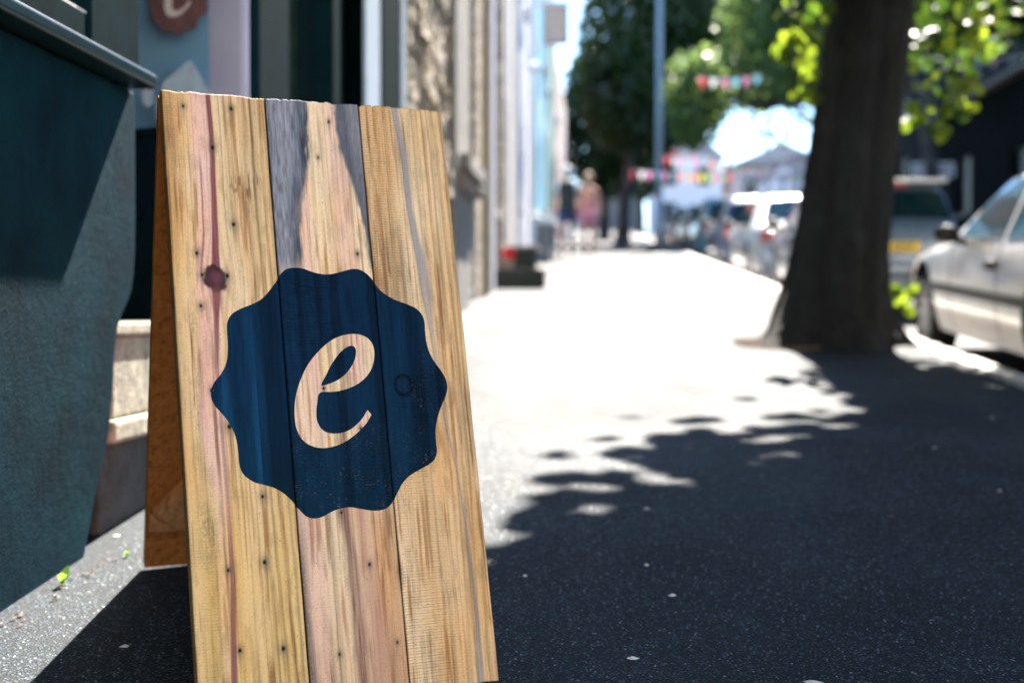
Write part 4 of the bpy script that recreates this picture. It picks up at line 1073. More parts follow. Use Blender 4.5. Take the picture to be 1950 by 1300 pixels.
far_tree('kerbside_tree', 'dark tree crown over the road, behind the leaves right of the near trunk', 9.4, 25, [(0, 0, 0), (0, 0, 2.2), (-.4, 0, 4.2)], [.22, .19, .14],
         [(-3.1, 0, 5.3, 1.9, 2.2, 1.7, .7), (-1.2, 0, 6.0, 2.0, 2.2, 1.5, .3)], 22000, .13, 12)
far_tree('end_tree', 'green tree beyond the lamp post at the far end of the road', 2.6, 84, [(0, 0, 0), (0, 0, 2), (0, 0, 3.5)], [.28, .24, .2],
         [(0, 0, 4.6, 2.0, 2.2, 2.6, 1.0)], 9000, .26, 9)

#@@STREET
# ================================================================ lamp post
M['postpaint'] = simple('pale_grey_post_paint', (.33, .40, .48), .45, .12, 5)
lp = empty('lamp_post', (1.55, 35.5, G(35.5)), 'tall pale grey lamp post on the pavement edge', 'lamp post')
g = G(35.5)
MB().tube([(1.55, 35.5, g - .02), (1.55, 35.5, g + .12)], [.13, .13], 14).build('base', M['rust'], lp)
MB().tube([(1.55, 35.5, g + .121), (1.55, 35.5, g + 1.3)], [.105, .105], 14).build('base_column', M['postpaint'], lp, smooth=True)
MB().tube([(1.55, 35.5, g + 1.301), (1.56, 35.5, g + 4.8), (1.58, 35.5, g + 8.0), (1.9, 35.5, g + 8.3), (2.6, 35.5, g + 8.35)], [.085, .075, .06, .045, .04], 14).build('column', M['postpaint'], lp, smooth=True)
fbox('lantern', 2.5, 3.0, 35.38, 35.62, g + 8.27, g + 8.42, M['postpaint'], lp, bevel=.03)

# ================================================================ street name plate on two posts
np_ = empty('street_plate', (9.0, 38.0, G(38)), 'white plate sign with dark lettering behind the grey estate car', 'sign')
g = G(38)
M['signwhite'] = simple('sign_white', (.55, .58, .58), .5, .05, 5)
for x in (8.5, 9.2): MB().tube([(x, 38.03, g), (x, 38.03, g + 2.0)], .03, 8).build('post', M['darkframe'], np_)
fbox('plate', 8.28, 9.38, 37.96, 37.99, g + 1.86, g + 2.24, M['signwhite'], np_)
mb = MB(); random.seed(3)
for row, z in enumerate((g + 2.08, g + 1.93)):
    x = 8.34
    while x < 9.28:
        w_ = random.uniform(.03, .06); mb.box(x, x + w_, 37.955, 37.9595, z, z + .035); mb.box(x, x + .014, 37.954, 37.9545, z, z + .09)
        if random.random() < .6: mb.box(x, x + w_, 37.955, 37.9595, z + .06, z + .085)
        x += w_ + .022
mb.build('lettering', M['darkframe'], np_)

# ================================================================ bunting
BC = [(.80, .25, .30), (.80, .74, .35), (.45, .68, .76), (.80, .82, .82), (.50, .72, .48), (.85, .45, .32), (.78, .50, .66)]
BM = [simple('bunting_cloth', c_, .8, .08, 4) for c_ in BC]
for m_, c_ in zip(BM, BC):
    nt = m_.node_tree; t = nt.nodes.new("ShaderNodeBsdfTranslucent"); t.inputs[0].default_value = (*c_, 1); mx = nt.nodes.new("ShaderNodeMixShader"); mx.inputs[0].default_value = .5
    nt.links.new(nt.nodes["Principled BSDF"].outputs[0], mx.inputs[1]); nt.links.new(t.outputs[0], mx.inputs[2]); nt.links.new(mx.outputs[0], nt.nodes["Material Output"].inputs[0])
fl_mesh = [mesh_from('pennant', [(-.085, 0, 0), (.085, 0, 0), (.0, .03, -.2), (-.085, .004, 0), (.085, .004, 0), (0, .034, -.2)], [(0, 2, 1), (3, 4, 5), (0, 1, 4, 3), (1, 2, 5, 4), (2, 0, 3, 5)], m_) for m_ in BM]
def bunting(label, A, B, n, sag):
    b_ = empty('bunting', A, label, 'bunting', 'strings of bunting across the street')
    A = Vector(A); B = Vector(B); f = lambda t: A.lerp(B, t) - Vector((0, 0, 4 * sag * t * (1 - t)))
    MB().tube([f(i / 24) for i in range(25)], .008, 5).build('string', M['white'], b_)
    for i in range(n):
        p = f((i + .5) / n); o = link('pennant', fl_mesh[(i * 3 + (i // 4)) % 7], b_); o.location = p; o.rotation_euler = (random.uniform(-.3, .3), random.uniform(-.15, .15), random.uniform(-.3, .3) + math.atan2(B.y - A.y, B.x - A.x))
    return b_
bunting('lowest string of coloured bunting, level with the far lamp post', ppx(1200, 326, 30), ppx(1560, 332, 33), 27, .08)
bunting('string of pink and yellow bunting just above the lowest one', ppx(1262, 300, 31), ppx(1580, 314, 35), 25, .12)
bunting('third string of bunting below the bright gap in the trees', ppx(1275, 287, 32), ppx(1590, 296, 37), 20, .25)
bunting('short string of bunting in the dark trees right of the lamp post', ppx(1325, 152, 29), ppx(1448, 148, 29.5), 6, .06)
bunting('string of bunting against the dark building on the right', ppx(1745, 118, 28), ppx(2040, 92, 22), 9, .15)

#@@CARS
# ================================================================ parked cars
M['tyre'] = simple('tyre_rubber', (.015, .015, .016), .8, .2, 20)
M['alloy'] = simple('alloy_wheel', (.5, .5, .5), .45, .15, 20, metallic=.2)
M['blacktrim'] = simple('black_trim', (.014, .015, .017), .5, .2, 10)
M['redlight'] = simple('red_lamp_glass', (.50, .012, .010), .15, .1, 20, coat=.5)
M['orangelight'] = simple('orange_lamp_glass', (.6, .16, .02), .2, .1, 20, coat=.5)
M['headlight'] = simple('headlamp_glass', (.5, .52, .55), .1, .1, 20, coat=.5)
M['yplate'] = simple('yellow_plate', (.95, .60, .02), .4, .05, 8)
m, nt, b = new_mat('car_glass'); b.inputs['Base Color'].default_value = (.003, .018, .026, 1); b.inputs['Roughness'].default_value = .04; b.inputs['Specular IOR Level'].default_value = .4
add_bump(nt, b, noise(nt, 3, 2, .5), .02, .02); M['carglass'] = m
def paint(name, col, met=.3): return simple(name, col, .32, .05, 3, metallic=met, coat=.8)

def wheel_meshes(r=.31, w=.19):
    t = MB(); n = 32; prof_ = [(r * .66, -w / 2), (r * .93, -w / 2), (r, -w / 2 + .03), (r, w / 2 - .03), (r * .93, w / 2), (r * .66, w / 2)]
    vs_ = [(x, rr_ * math.cos(2 * math.pi * k / n), rr_ * math.sin(2 * math.pi * k / n)) for k in range(n) for rr_, x in prof_]
    m_ = len(prof_); fs = [(k * m_ + j, k * m_ + (j + 1) % m_, ((k + 1) % n) * m_ + (j + 1) % m_, ((k + 1) % n) * m_ + j) for k in range(n) for j in range(m_)]
    t.add(vs_, fs); tyre = mesh_from('tyre', t.v, t.f, M['tyre'], True)
    s_ = MB()
    s_.tube([(-w / 2 + .03, 0, 0), (w / 2 - .03, 0, 0)], [r * .665, r * .665], 28)
    for k in range(10):
        a = 2 * math.pi * k / 10; d = Vector((0, math.cos(a), math.sin(a))); p = Vector((0, -math.sin(a), math.cos(a)))
        s_.obox(d * r * .36 + Vector((-w / 2 + .015, 0, 0)), d * r * .28, p * r * .075, Vector((.018, 0, 0)))
    s_.tube([(-w / 2 - .01, 0, 0), (-w / 2 + .05, 0, 0)], [r * .14, r * .16], 12)
    rim = mesh_from('rim', s_.v, s_.f, M['alloy'])
    return tyre, rim
TYRE, RIM = wheel_meshes()

class Car:
    def __init__(s, name, label, L, W, H, belt, top, body, group='cars parked along the kerb', sill=.20):
        s.L, s.W, s.H, s.belt, s.top, s.sill = L, W, H, belt, top, sill
        s.root = empty(name, (0, 0, 0), label, 'car', group); s.body = body
        s.ty = np.array([t[0] for t in top]); s.tz = np.array([t[1] for t in top])
        s.shell()
    def T(s, y): return np.interp(y, s.ty, s.tz)
    def plan(s, y):
        a = np.clip((np.abs(y) - (s.L / 2 - .75)) / .75, 0, 1); return 1 - .13 * a ** 2.4 - .04 * (np.asarray(y) > 0) * a
    def X(s, y, z):
        y = np.asarray(y, float); z = np.asarray(z, float)
        w = s.W / 2 * s.plan(y)
        low = w * (1 - .10 * np.abs(np.clip((z - .58) / .42, -1, .8)) ** 2.2)
        wb = w * (1 - .10 * min(.8, (s.belt - .58) / .42) ** 2.2)
        x = np.where(z > s.belt, wb * (1 - .25 * np.clip((z - s.belt) / max(.01, s.H - s.belt), 0, 1)), low)
        t_ = s.T(y); r_ = .09; q = np.clip((z - (t_ - r_)) / r_, 0, 1)
        return x - .14 * (1 - np.sqrt(np.maximum(0, 1 - q * q)))
    def shell(s):
        ysn = np.unique(np.concatenate([np.linspace(-s.L / 2, s.L / 2, 70), s.ty, s.ty + .02, s.ty - .02])); ysn = ysn[(ysn >= -s.L / 2) & (ysn <= s.L / 2)]
        rows = []
        for y in ysn:
            t_ = s.T(y); zz = np.concatenate([np.linspace(s.sill, max(s.sill + .02, t_ - .09), 16), t_ - .09 * (1 - np.sin(np.linspace(.2, 1.57, 5)))])
            xx = s.X(y, zz); side = [(x, y, z) for x, z in zip(xx, zz)]
            xe = xx[-1]; roof = [(xe * k, y, t_ + .03 * (1 - k * k) * (xe)) for k in (.8, .55, .28, 0)]
            half = [(xx[0] * .5, y, s.sill - .02)] + side + roof
            rows.append(half + [(-x, y, z) for x, y, z in half[-2::-1]])
        n = len(rows[0]); vs_ = [p for r_ in rows for p in r_]
        fs = [(i * n + k, i * n + k + 1, (i + 1) * n + k + 1, (i + 1) * n + k) for i in range(len(rows) - 1) for k in range(n - 1)]
        fs += [(i * n + n - 1, i * n, (i + 1) * n, (i + 1) * n + n - 1) for i in range(len(rows) - 1)]
        fs += [tuple(range(n))[::-1], tuple((len(rows) - 1) * n + k for k in range(n))]
        me = mesh_from('body', vs_, fs, s.body, True)
        bm = bmesh.new(); bm.from_mesh(me); bmesh.ops.recalc_face_normals(bm, faces=bm.faces); bm.to_mesh(me); bm.free()
        o = link('body', me, s.root)
        # wheel arches
        cut = MB()
        for wy in (-s.L * .30, s.L * .315):
            for sx in (-1, 1):
                cut.tube([(sx * (s.W / 2 - .26), wy, .33), (sx * (s.W / 2 + .1), wy, .33)], [.375, .375], 28)
        cm = mesh_from('cut', cut.v, cut.f, M['blacktrim'])
        bm = bmesh.new(); bm.from_mesh(cm); bmesh.ops.recalc_face_normals(bm, faces=bm.faces); bm.to_mesh(cm); bm.free()
        co = link('cutter', cm); md = o.modifiers.new('arch', 'BOOLEAN'); md.object = co; md.operation = 'DIFFERENCE'; md.solver = 'EXACT'
        try: md.material_mode = 'TRANSFER'
        except Exception: pass
        dg = bpy.context.evaluated_depsgraph_get(); bpy.context.view_layer.update(); dg.update()
        nm = bpy.data.meshes.new_from_object(o.evaluated_get(dg)); o.modifiers.clear(); o.data = nm
        nm.set_sharp_from_angle(angle=R(38))
        bpy.data.objects.remove(co)
        for wy in (-s.L * .30, s.L * .315):
            for sx in (-1, 1):
                w_ = link('wheel', TYRE, s.root); w_.location = (sx * (s.W / 2 - .12), wy, .31); w_.rotation_euler = (0, 0, 0 if sx < 0 else math.pi)
                r_ = link('rim', RIM, w_); r_.matrix_parent_inverse = Matrix()
        MB().box(-s.W / 2 + .25, s.W / 2 - .25, -s.L / 2 + .3, s.L / 2 - .3, .16, .3).build('underbody', M['blacktrim'], s.root)
    def side(s, name, poly, mat, off=.006, sides=(-1, 1), par=None):
        """patch on the flank: poly of (y, z), subdivided so that it follows the body"""
        out = None
        for sx in sides:
            bm = bmesh.new(); vs_ = [bm.verts.new((0, y, z)) for y, z in poly]; bm.faces.new(vs_)
            bmesh.ops.triangulate(bm, faces=bm.faces[:]); bmesh.ops.subdivide_edges(bm, edges=bm.edges[:], cuts=5, use_grid_fill=True)
            for v in bm.verts: v.co.x = sx * (float(s.X(v.co.y, v.co.z)) + off)
            ext = bmesh.ops.extrude_face_region(bm, geom=bm.faces[:])
            for v in [g_ for g_ in ext['geom'] if isinstance(g_, bmesh.types.BMVert)]: v.co.x -= sx * (off + .004)
            bmesh.ops.recalc_face_normals(bm, faces=bm.faces)
            for f in bm.faces: f.smooth = True
            me = bpy.data.meshes.new(name); bm.to_mesh(me); bm.free(); me.materials.append(mat); me.set_sharp_from_angle(angle=R(40)); out = link(name, me, par or s.root)
        return out
    def over(s, name, y0, y1, w0, w1, mat, off=.008):
        """patch on the upper surface between two stations (windscreen, rear window)"""
        n, m_ = 8, 8; vs_, fs = [], []
        for lay in (off, -.006):
            for i in range(n + 1):
                y = y0 + (y1 - y0) * i / n; sl = (s.T(y + .01) - s.T(y - .01)) / .02; nl = math.sqrt(1 + sl * sl)
                w_ = (w0 + (w1 - w0) * i / n)
                for j in range(m_ + 1):
                    k = -1 + 2 * j / m_; x = w_ * k; vs_.append((x, y - sl / nl * lay, s.T(y) + .03 * (1 - k * k) * w_ + lay / nl))
        q = (n + 1) * (m_ + 1)
        for i in range(n):
            for j in range(m_):
                a = i * (m_ + 1) + j; fs += [(a, a + 1, a + m_ + 2, a + m_ + 1), (q + a, q + a + m_ + 1, q + a + m_ + 2, q + a + 1)]
        return link(name, mesh_from(name, vs_, fs, mat, True), s.root)
    def box(s, name, x0, x1, y0, y1, z0, z1, mat, bevel=.012, par=None): return MB().box(x0, x1, y0, y1, z0, z1).build(name, mat, par or s.root, bevel=bevel)
    def place(s, x, y, rz=0.0):
        s.root.location = (x, y, G(y) - .22); s.root.rotation_euler = (math.atan(S), 0, rz)
    def mirrors(s, y, mat=None, z=None):
        for sx in (-1, 1):
            z_ = z or s.belt + .01; x0 = float(s.X(y, s.belt))
            mi = MB().tube([(sx * (x0 - .02), y, z_ - .03), (sx * (x0 + .08), y, z_ + .0)], [.03, .025], 8).build('mirror', M['blacktrim'], s.root)
            sphere('mirror_housing', (sx * (x0 + .12), y + .02, z_ + .03), .086, mat or M['blacktrim'], mi, 14, 1.05, .6, .72)
    def plate(s, y, x, z, txt, sz=.52):
        p = s.box('number_plate', x - sz / 2, x + sz / 2, y - .012, y, z - .055, z + .055, M['yplate'], .002)
        cu = bpy.data.curves.new('plate_text', 'FONT'); cu.body = txt; cu.size = .105; cu.align_x = 'CENTER'; cu.align_y = 'CENTER'; cu.extrude = .001
        to = bpy.data.objects.new('tmp', cu); COL.objects.link(to); dg = bpy.context.evaluated_depsgraph_get(); me = bpy.data.meshes.new_from_object(to.evaluated_get(dg)); bpy.data.objects.remove(to)
        me.materials.clear(); me.materials.append(M['blacktrim']); o = link('lettering', me, p); o.matrix_parent_inverse = Matrix()
        o.location = (x, y - .014, z); o.rotation_euler = (math.pi / 2, 0, 0)

def hatch_top(L, H, hood=.90):
    h = L / 2
    return [(-h, .42), (-h + .03, .66), (-h + .08, .86), (-h + .12, .93), (-h + .28, H - .14), (-h + .42, H - .04), (-h + .8, H), (-.30, H), (-.05, H - .04), (.10, H - .10), (.80, hood + .05), (.92, hood + .02), (1.4, hood - .03), (h - .28, hood - .14), (h - .12, hood - .22), (h - .03, .56), (h, .42)]
def estate_top(L, H, hood=.93):
    h = L / 2
    return [(-h, .42), (-h + .03, .62), (-h + .05, .90), (-h + .08, .98), (-h + .24, H - .06), (-h + .34, H - .01), (-h + .9, H), (-.1, H), (.25, H - .05), (.95, hood + .04), (1.5, hood), (h - .3, hood - .08), (h - .1, hood - .22), (h, .42)]
def saloon_top(L, H, hood=.88):
    h = L / 2
    return [(-h, .42), (-h + .02, .70), (-h + .06, .88), (-h + .1, .93), (-h + .65, .96), (-h + 1.20, H - .05), (-h + 1.35, H - .01), (-h + 1.8, H), (.05, H), (.3, H - .06), (.98, hood + .04), (1.5, hood), (h - .3, hood - .1), (h - .08, hood - .24), (h, .42)]

def dress(c, kind, plate_txt=None, pof=0.0, handle=True):
    L, H, bt = c.L, c.H, c.belt; h = L / 2
    if kind == 'hatch':
        c.side('side_window', [(-.48, bt + .02), (.50, bt + .02), (.06, H - .13), (-.12, H - .085), (-.48, H - .07)], M['carglass'])
        c.side('side_window', [(-1.35, bt + .03), (-.56, bt + .02), (-.56, H - .07), (-1.2, H - .09)], M['carglass'])
        c.over('windscreen', .77, .13, .62, .52, M['carglass']); c.over('rear_window', -h + .14, -h + .30, .60, .52, M['carglass'])
    elif kind == 'estate':
        c.side('side_window', [(-.15, bt + .02), (.82, bt + .02), (.30, H - .10), (-.15, H - .08)], M['carglass'])
        c.side('side_window', [(-1.05, bt + .02), (-.23, bt + .02), (-.23, H - .08), (-1.05, H - .08)], M['carglass'])
        c.side('side_window', [(-h + .30, bt + .02), (-1.13, bt + .02), (-1.13, H - .08), (-h + .38, H - .10)], M['carglass'])
        c.over('windscreen', .90, .30, .62, .52, M['carglass']); c.over('rear_window', -h + .088, -h + .225, .64, .55, M['carglass'])
    else:
        c.side('side_window', [(-.15, bt + .02), (.86, bt + .02), (.32, H - .11), (-.15, H - .08)], M['carglass'])
        c.side('side_window', [(-h + .85, bt + .03), (-.23, bt + .02), (-.23, H - .08), (-h + 1.25, H - .11)], M['carglass'])
        c.over('windscreen', .92, .34, .60, .50, M['carglass']); c.over('rear_window', -h + .68, -h + 1.17, .62, .50, M['carglass'])
    c.side('rub_strip', [(-h + .2, .50), (h - .35, .50), (h - .35, .56), (-h + .2, .56)], M['blacktrim'], .012)
    for y in ((.62, -.52) if kind == 'hatch' else (.98, -.22)):
        c.side('door_seam', [(y, .26), (y + .012, .26), (y + .012, bt - .01), (y, bt - .01)], M['blacktrim'], .002)
    y_ = -.32 if kind == 'hatch' else -.02
    c.side('door_handle', [(y_ - .14, bt - .17), (y_, bt - .17), (y_, bt - .115), (y_ - .14, bt - .115)], M['blacktrim'], .03)
    c.side('front_indicator', [(h - .50, .585), (h - .42, .585), (h - .42, .64), (h - .50, .64)], M['orangelight'], .008)
    c.mirrors(.36 if kind == 'hatch' else .86)
    c.box('rear_bumper', -c.W / 2 * .90, c.W / 2 * .90, -h - .05, -h + .10, .32, .56, c.body, .04)
    for sx in (-1, 1):
        x0 = c.W / 2 * .86
        if kind == 'saloon': c.box('tail_light', *sorted((sx * (x0 - .40), sx * (x0 + .012))), -h - .015, -h + .10, .70, .86, M['redlight'])
        elif kind == 'estate': c.box('tail_light', *sorted((sx * (x0 - .14), sx * (x0 + .012))), -h - .015, -h + .12, .42, .60, M['redlight'])
        else: c.box('tail_light', *sorted((sx * (x0 - .20), sx * (x0 + .012))), -h - .01, -h + .12, .64, .90, M['redlight'])
        c.box('headlight', *sorted((sx * (x0 - .34), sx * (x0 - .02))), h - .14, h - .02, .56, .69, M['headlight'])
    c.box('front_bumper', -c.W / 2 * .86, c.W / 2 * .86, h - .10, h + .04, .28, .50, c.body, .04)
    if plate_txt: c.plate(-h - .052 if kind != 'estate' else -h - .006, pof, .47 if kind != 'estate' else .72, plate_txt, .52 if kind != 'estate' else .60)

car1 = Car('silver_hatchback', 'silver hatchback with black door mirror parked nearest, right of the tree trunk', 4.60, 1.68, 1.34, .87, hatch_top(4.6, 1.34, .85), paint('silver_paint', (.82, .78, .72), .0), sill=.22)
dress(car1, 'hatch'); car1.place(2.42 + .84, 9.35, 0.0)
car2 = Car('grey_estate_car', 'blue-grey estate car with yellow number plate seen between trunk and silver car', 3.9, 1.62, 1.38, .92, estate_top(3.9, 1.38), paint('blue_grey_paint', (.10, .15, .21)))
dress(car2, 'estate', 'P528 OHT', .0)
car2.box('high_brake_light', -.02, .20, -1.95 + .20, -1.95 + .26, 1.345, 1.385, M['redlight'])
car2.box('roof_spoiler', -.60, .60, -1.95 + .12, -1.95 + .40, 1.386, 1.42, M['alloy'])
car2.box('bumper_strip', -.70, .70, -1.95 - .075, -1.95 - .052, .40, .46, M['blacktrim'])
car2.place(3.05, 15.0 + 1.95)
car3 = Car('pale_saloon', 'pale silver saloon with wide red tail light parked left of the tree trunk', 4.35, 1.70, 1.36, .90, saloon_top(4.35, 1.36), paint('white_paint_car', (.46, .46, .47), .1))
dress(car3, 'saloon', 'R341 KDV'); car3.place(2.22 + .85, 20.4 + 2.2)
car4 = Car('dark_blue_hatchback', 'dark blue hatchback parked beyond the pale saloon', 3.8, 1.64, 1.44, .92, hatch_top(3.8, 1.44), paint('dark_blue_paint', (.03, .06, .14)))
dress(car4, 'hatch'); car4.place(2.3 + .84, 29.2)
car5 = Car('teal_hatchback', 'teal hatchback parked beyond the dark blue one', 3.8, 1.64, 1.50, .92, hatch_top(3.8, 1.50), paint('teal_paint', (.04, .22, .27)))
dress(car5, 'hatch'); car5.place(2.3 + .84, 34.6)
base6 = Car('small_dark_car', 'small dark car fifth along the kerb behind the lamp post', 3.8, 1.62, 1.42, .90, hatch_top(3.8, 1.42), paint('charcoal_paint', (.04, .045, .05)))
dress(base6, 'hatch'); base6.place(2.3 + .84, 40.2)
for y, lab in ((45.6, 'dark car parked sixth along the kerb, beyond the lamp post'), (51.0, 'farthest dark car parked along the kerb before the end of the road')):
    c_ = copy_tree(base6.root); c_.location = (3.14, y, G(y) - .22); c_['label'] = lab

#@@PEOPLE
# ================================================================ two people walking up the pavement
M['skin'] = simple('skin', (.40, .22, .15), .55, .08, 8)
M['skin2'] = simple('tanned_skin', (.50, .26, .18), .55, .08, 8)
M['shirt'] = simple('white_cotton', (.78, .78, .80), .8, .05, 8)
M['pinktop'] = simple('pink_cotton', (.50, .22, .20), .8, .08, 8)
M['navy'] = simple('navy_cotton', (.02, .035, .12), .8, .1, 8)
M['pinkshort'] = simple('rose_cotton', (.60, .25, .34), .8, .1, 8)
M['hair'] = simple('fair_hair', (.40, .26, .14), .6, .3, 40, stretch=(1, 1, .1))
M['hair2'] = simple('grey_hair', (.62, .58, .54), .6, .3, 40, stretch=(1, 1, .1))
M['bag'] = simple('black_nylon', (.012, .014, .018), .7, .2, 20)
def skin_mesh(name, verts, edges_, radii, mat, par, root=0, sub=2):
    me = bpy.data.meshes.new(name); me.from_pydata([tuple(v) for v in verts], edges_, []); me.update()
    o = bpy.data.objects.new(name, me); COL.objects.link(o)
    md = o.modifiers.new('skin', 'SKIN'); md.use_smooth_shade = True
    for i, r_ in enumerate(radii):
        sv = me.skin_vertices[0].data[i]; sv.radius = r_ if hasattr(r_, '__len__') else (r_, r_); sv.use_root = (i == root)
    ms = o.modifiers.new('sub', 'SUBSURF'); ms.levels = sub; ms.render_levels = sub
    bpy.context.view_layer.update(); dg = bpy.context.evaluated_depsgraph_get()
    nm = bpy.data.meshes.new_from_object(o.evaluated_get(dg)); nm.name = name; bpy.data.objects.remove(o)
    nm.materials.clear(); nm.materials.append(mat); nm.polygons.foreach_set('use_smooth', [True] * len(nm.polygons))
    return link(name, nm, par)
def person(x, y, label, h=1.0, skin='skin', stride=1, top='shirt', short='navy', hair='hair', bag=False, sleeves=True):
    p = empty('person', (0, 0, 0), label, 'person')
    st = .20 * stride
    vs_ = [(0, 0, .95), (0, 0, 1.15), (0, .01, 1.32), (0, .01, 1.44), (0, .02, 1.52), (0, .04, 1.62), (0, .04, 1.70),         # 0..6 spine, head
           (-.09, 0, .90), (-.10, st * .6, .50), (-.10, st, .09), (-.10, st + .15, .035),                                        # 7..10 left leg
           (.09, 0, .90), (.10, -st * .3, .50), (.10, -st - .08, .12), (.10, -st + .04, .035),                                   # 11..14 right leg
           (-.17, 0, 1.41), (-.24, -.04, 1.14), (-.25, .06, .92), (-.25, .10, .84),                                              # 15..18 left arm
           (.17, 0, 1.41), (.24, .06, 1.14), (.25, -.02, .92), (.25, -.04, .84)]                                                 # 19..22 right arm
    ed = [(0, 1), (1, 2), (2, 3), (3, 4), (4, 5), (5, 6), (0, 7), (7, 8), (8, 9), (9, 10), (0, 11), (11, 12), (12, 13), (13, 14), (3, 15), (15, 16), (16, 17), (17, 18), (3, 19), (19, 20), (20, 21), (21, 22)]
    ra = [(.14, .10), (.12, .085), (.145, .095), (.11, .075), .05, .085, .072, (.085, .085), .058, .038, .04, (.085, .085), .058, .038, .04, .05, .04, .032, .03, .05, .04, .032, .03]
    skin_mesh('body', vs_, ed, ra, M[skin], p)
    g_ = lambda ids, nm, mt, k, eds: skin_mesh(nm, [vs_[i] for i in ids], eds, [tuple(q * k for q in (ra[i] if hasattr(ra[i], '__len__') else (ra[i], ra[i]))) for i in ids], M[mt], p)
    if sleeves: 
        L1 = Vector(vs_[15]).lerp(Vector(vs_[16]), .5); R1 = Vector(vs_[19]).lerp(Vector(vs_[20]), .5)
        skin_mesh('shirt', [vs_[0], vs_[1], vs_[2], vs_[3], vs_[15], L1, vs_[19], R1], [(0, 1), (1, 2), (2, 3), (3, 4), (4, 5), (3, 6), (6, 7)], [(.165, .125), (.15, .11), (.17, .12), (.12, .09), .068, .062, .068, .062], M[top], p)
    else: g_([0, 1, 2], 'top', top, 1.16, [(0, 1), (1, 2)])
    LK = Vector(vs_[7]).lerp(Vector(vs_[8]), .62); RK = Vector(vs_[11]).lerp(Vector(vs_[12]), .62)
    skin_mesh('shorts', [vs_[0], vs_[7], LK, vs_[11], RK], [(0, 1), (1, 2), (0, 3), (3, 4)], [(.17, .125), .105, .10, .105, .10], M[short], p)
    sphere('hair', (0, .02, 1.67), .112, M[hair], p, 16, .92, 1.0, 1.15)
    for sx, i in ((-1, 10), (1, 14)):
        c_ = vs_[i]; sphere('shoe', (c_[0], c_[1] - .03, .04), .06, M['bag'] if bag else M['shirt'], p, 12, .75, 2.0, .65)
    if bag:
        bk = MB(); bk.box(-.16, .16, -.34, -.12, .92, 1.46); o = bk.build('backpack', M['bag'], p, bevel=.05, seg=3)
        MB().box(-.12, .12, -.375, -.338, 1.06, 1.24).build('pocket', M['bag'], o, bevel=.02)
        for sx in (-1, 1): MB().tube([(sx * .11, -.14, 1.42), (sx * .12, -.02, 1.50), (sx * .12, .11, 1.38), (sx * .12, .10, 1.1)], .018, 6).build('strap', M['bag'], o)
    p.location = (x, y, G(y)); p.scale = (h, h, h)
    return p
person(-.60, 29.6, 'person in white top and navy shorts with black backpack, walking away', 1.07, 'skin', 1, 'shirt', 'navy', 'hair2', True)
person(-.16, 30.2, 'person in rose shorts and pink top walking on the right of the backpack wearer', 1.0, 'skin2', -1, 'pinktop', 'pinkshort', 'hair', False, False)

#@@SMALL
# ================================================================ small things on the pavement
M['litter'] = simple('dry_leaf', (.16, .09, .045), .8, .4, 60)
M['chip'] = simple('pale_chip', (.6, .6, .58), .7, .1, 60)
M['weed'] = leaf_mat('weed_leaf', (.08, .20, .03), (.16, .30, .05), (2.2, 2.2, 1.4), .4)
random.seed(21)
def weed(x, y, n, s, label):
    w = empty('weed', (x, y, G(y)), label, 'weed', 'weeds at the foot of the teal wall')
    for k in range(n):
        a = random.uniform(-1.4, 1.4); ln = s * random.uniform(.6, 1.2); d = Vector((math.cos(a) * .6, math.sin(a), 0)); up_ = Vector((0, 0, 1))
        b0 = Vector((x, y, G(y))); t_ = b0 + d * ln * .7 + up_ * ln * random.uniform(.4, .9); m_ = (b0 + t_) / 2 + up_ * ln * .15; sd_ = d.cross(up_).normalized() * ln * .22
        me = mesh_from('leaf', [b0, m_ - sd_, t_, m_ + sd_], [(0, 1, 2, 3)], M['weed']); link('leaf', me, w)
weed(-1.175, 3.06, 9, .045, 'small green weed with dry leaf tips where wall meets pavement, left edge')
weed(-1.12, 3.33, 5, .022, 'tiny green sprout at the lower corner of the teal wall')
mb = MB()
for k in range(26):
    y = random.uniform(2.7, 3.3); x = -1.20 + abs(random.gauss(0, .035)) + .02; s_ = random.uniform(.002, .007); z = G(y) + .003
    a = random.uniform(0, 6.3); d = Vector((math.cos(a), math.sin(a), random.uniform(-.2, .3))) * s_; e_ = Vector((-math.sin(a), math.cos(a), .2)) * s_ * .6; c_ = Vector((x, y, z + .002))
    mb.add([c_ - d - e_, c_ + d - e_, c_ + d + e_, c_ - d + e_, c_ + Vector((0, 0, s_ * .5))], [(0, 1, 4), (1, 2, 4), (2, 3, 4), (3, 0, 4)])
tag(mb.build('leaf_litter', M['litter']), 'crumbs of dry leaves along the foot of the teal wall', 'leaf litter', kind='stuff')
def gp(px, py): d = FP * .8 / (py - 418); return (px - 1135) / FP * d, d
chips = [((1232, 969), .012), ((1280, 1134), .011), ((1232, 1077), .008), ((1770, 850), .012), ((1875, 793), .014), ((1205, 1255), .014), ((1690, 980), .010), ((1890, 930), .009), ((1545, 1296), .02), ((620, 1250), .01), ((220, 1246), .012), ((1000, 1100), .008), ((205, 1030), .012)]
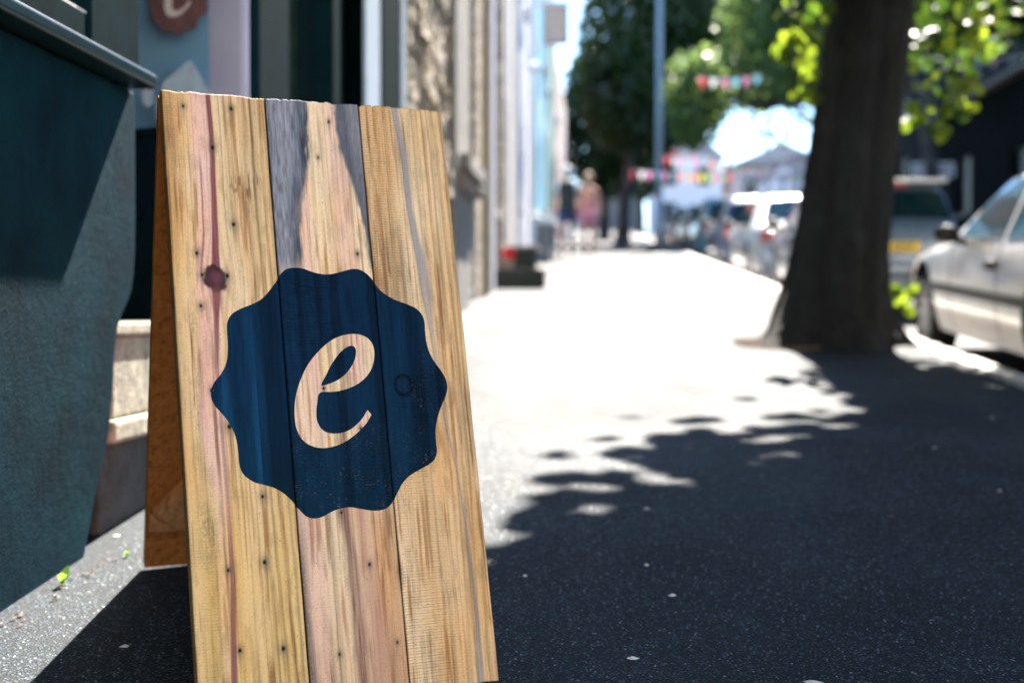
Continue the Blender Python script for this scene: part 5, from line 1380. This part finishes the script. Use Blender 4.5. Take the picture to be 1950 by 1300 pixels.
ck = empty('litter_flecks', (0, 4, G(4)), 'scattered pale flecks lying on the shaded pavement', 'litter')
mb = MB()
for (p_, s_) in chips:
    x, y = gp(*p_); n = 7; z = G(y) + .002
    ring_ = [(x + s_ * random.uniform(.6, 1) * math.cos(6.283 * k / n), y + s_ * random.uniform(.6, 1) * math.sin(6.283 * k / n), z) for k in range(n)]
    m_ = MB(); m_.add(ring_ + [(x, y, z + .004)], [(k, (k + 1) % n, n) for k in range(n)]); m_.build('fleck', M['litter'] if p_[0] == 1690 else M['chip'], ck)
# loose aggregate that catches the light close to the camera
N_ = 9000
py_ = rng.uniform(1.9, 5.5, N_); px_ = rng.uniform(-1.18, 1.95, N_)
mbv = []; mbf = []
sz = rng.uniform(.0012, .0030, N_)
base = np.array([[1, 0, 0], [0, 1, 0], [-1, 0, 0], [0, -1, 0], [0, 0, .7]])
rot = rng.uniform(0, 6.28, N_); cr, sr_ = np.cos(rot), np.sin(rot)
vv_ = np.zeros((N_, 5, 3)); vv_[..., 0] = base[:, 0] * cr[:, None] - base[:, 1] * sr_[:, None]; vv_[..., 1] = base[:, 0] * sr_[:, None] + base[:, 1] * cr[:, None]; vv_[..., 2] = base[:, 2]
vv_ = vv_ * sz[:, None, None] + np.stack([px_, py_, S * py_ + .0002], 1)[:, None, :]
ii = np.arange(N_)[:, None, None] * 5
tri = (ii + np.array([[0, 1, 4], [1, 2, 4], [2, 3, 4], [3, 0, 4]])[None]).reshape(-1, 3)
M['grit'] = simple('grit', (.16, .19, .21), .5, .6, 90)
me = bpy.data.meshes.new('grit'); vv2 = vv_.reshape(-1, 3)
me.vertices.add(len(vv2)); me.vertices.foreach_set('co', vv2.ravel()); me.loops.add(tri.size); me.loops.foreach_set('vertex_index', tri.ravel()); me.polygons.add(len(tri)); me.polygons.foreach_set('loop_start', np.arange(0, tri.size, 3)); me.materials.append(M['grit']); me.update(calc_edges=True)
tag(link('grit', me), 'loose grit standing up from the asphalt pavement', 'grit', kind='stuff')
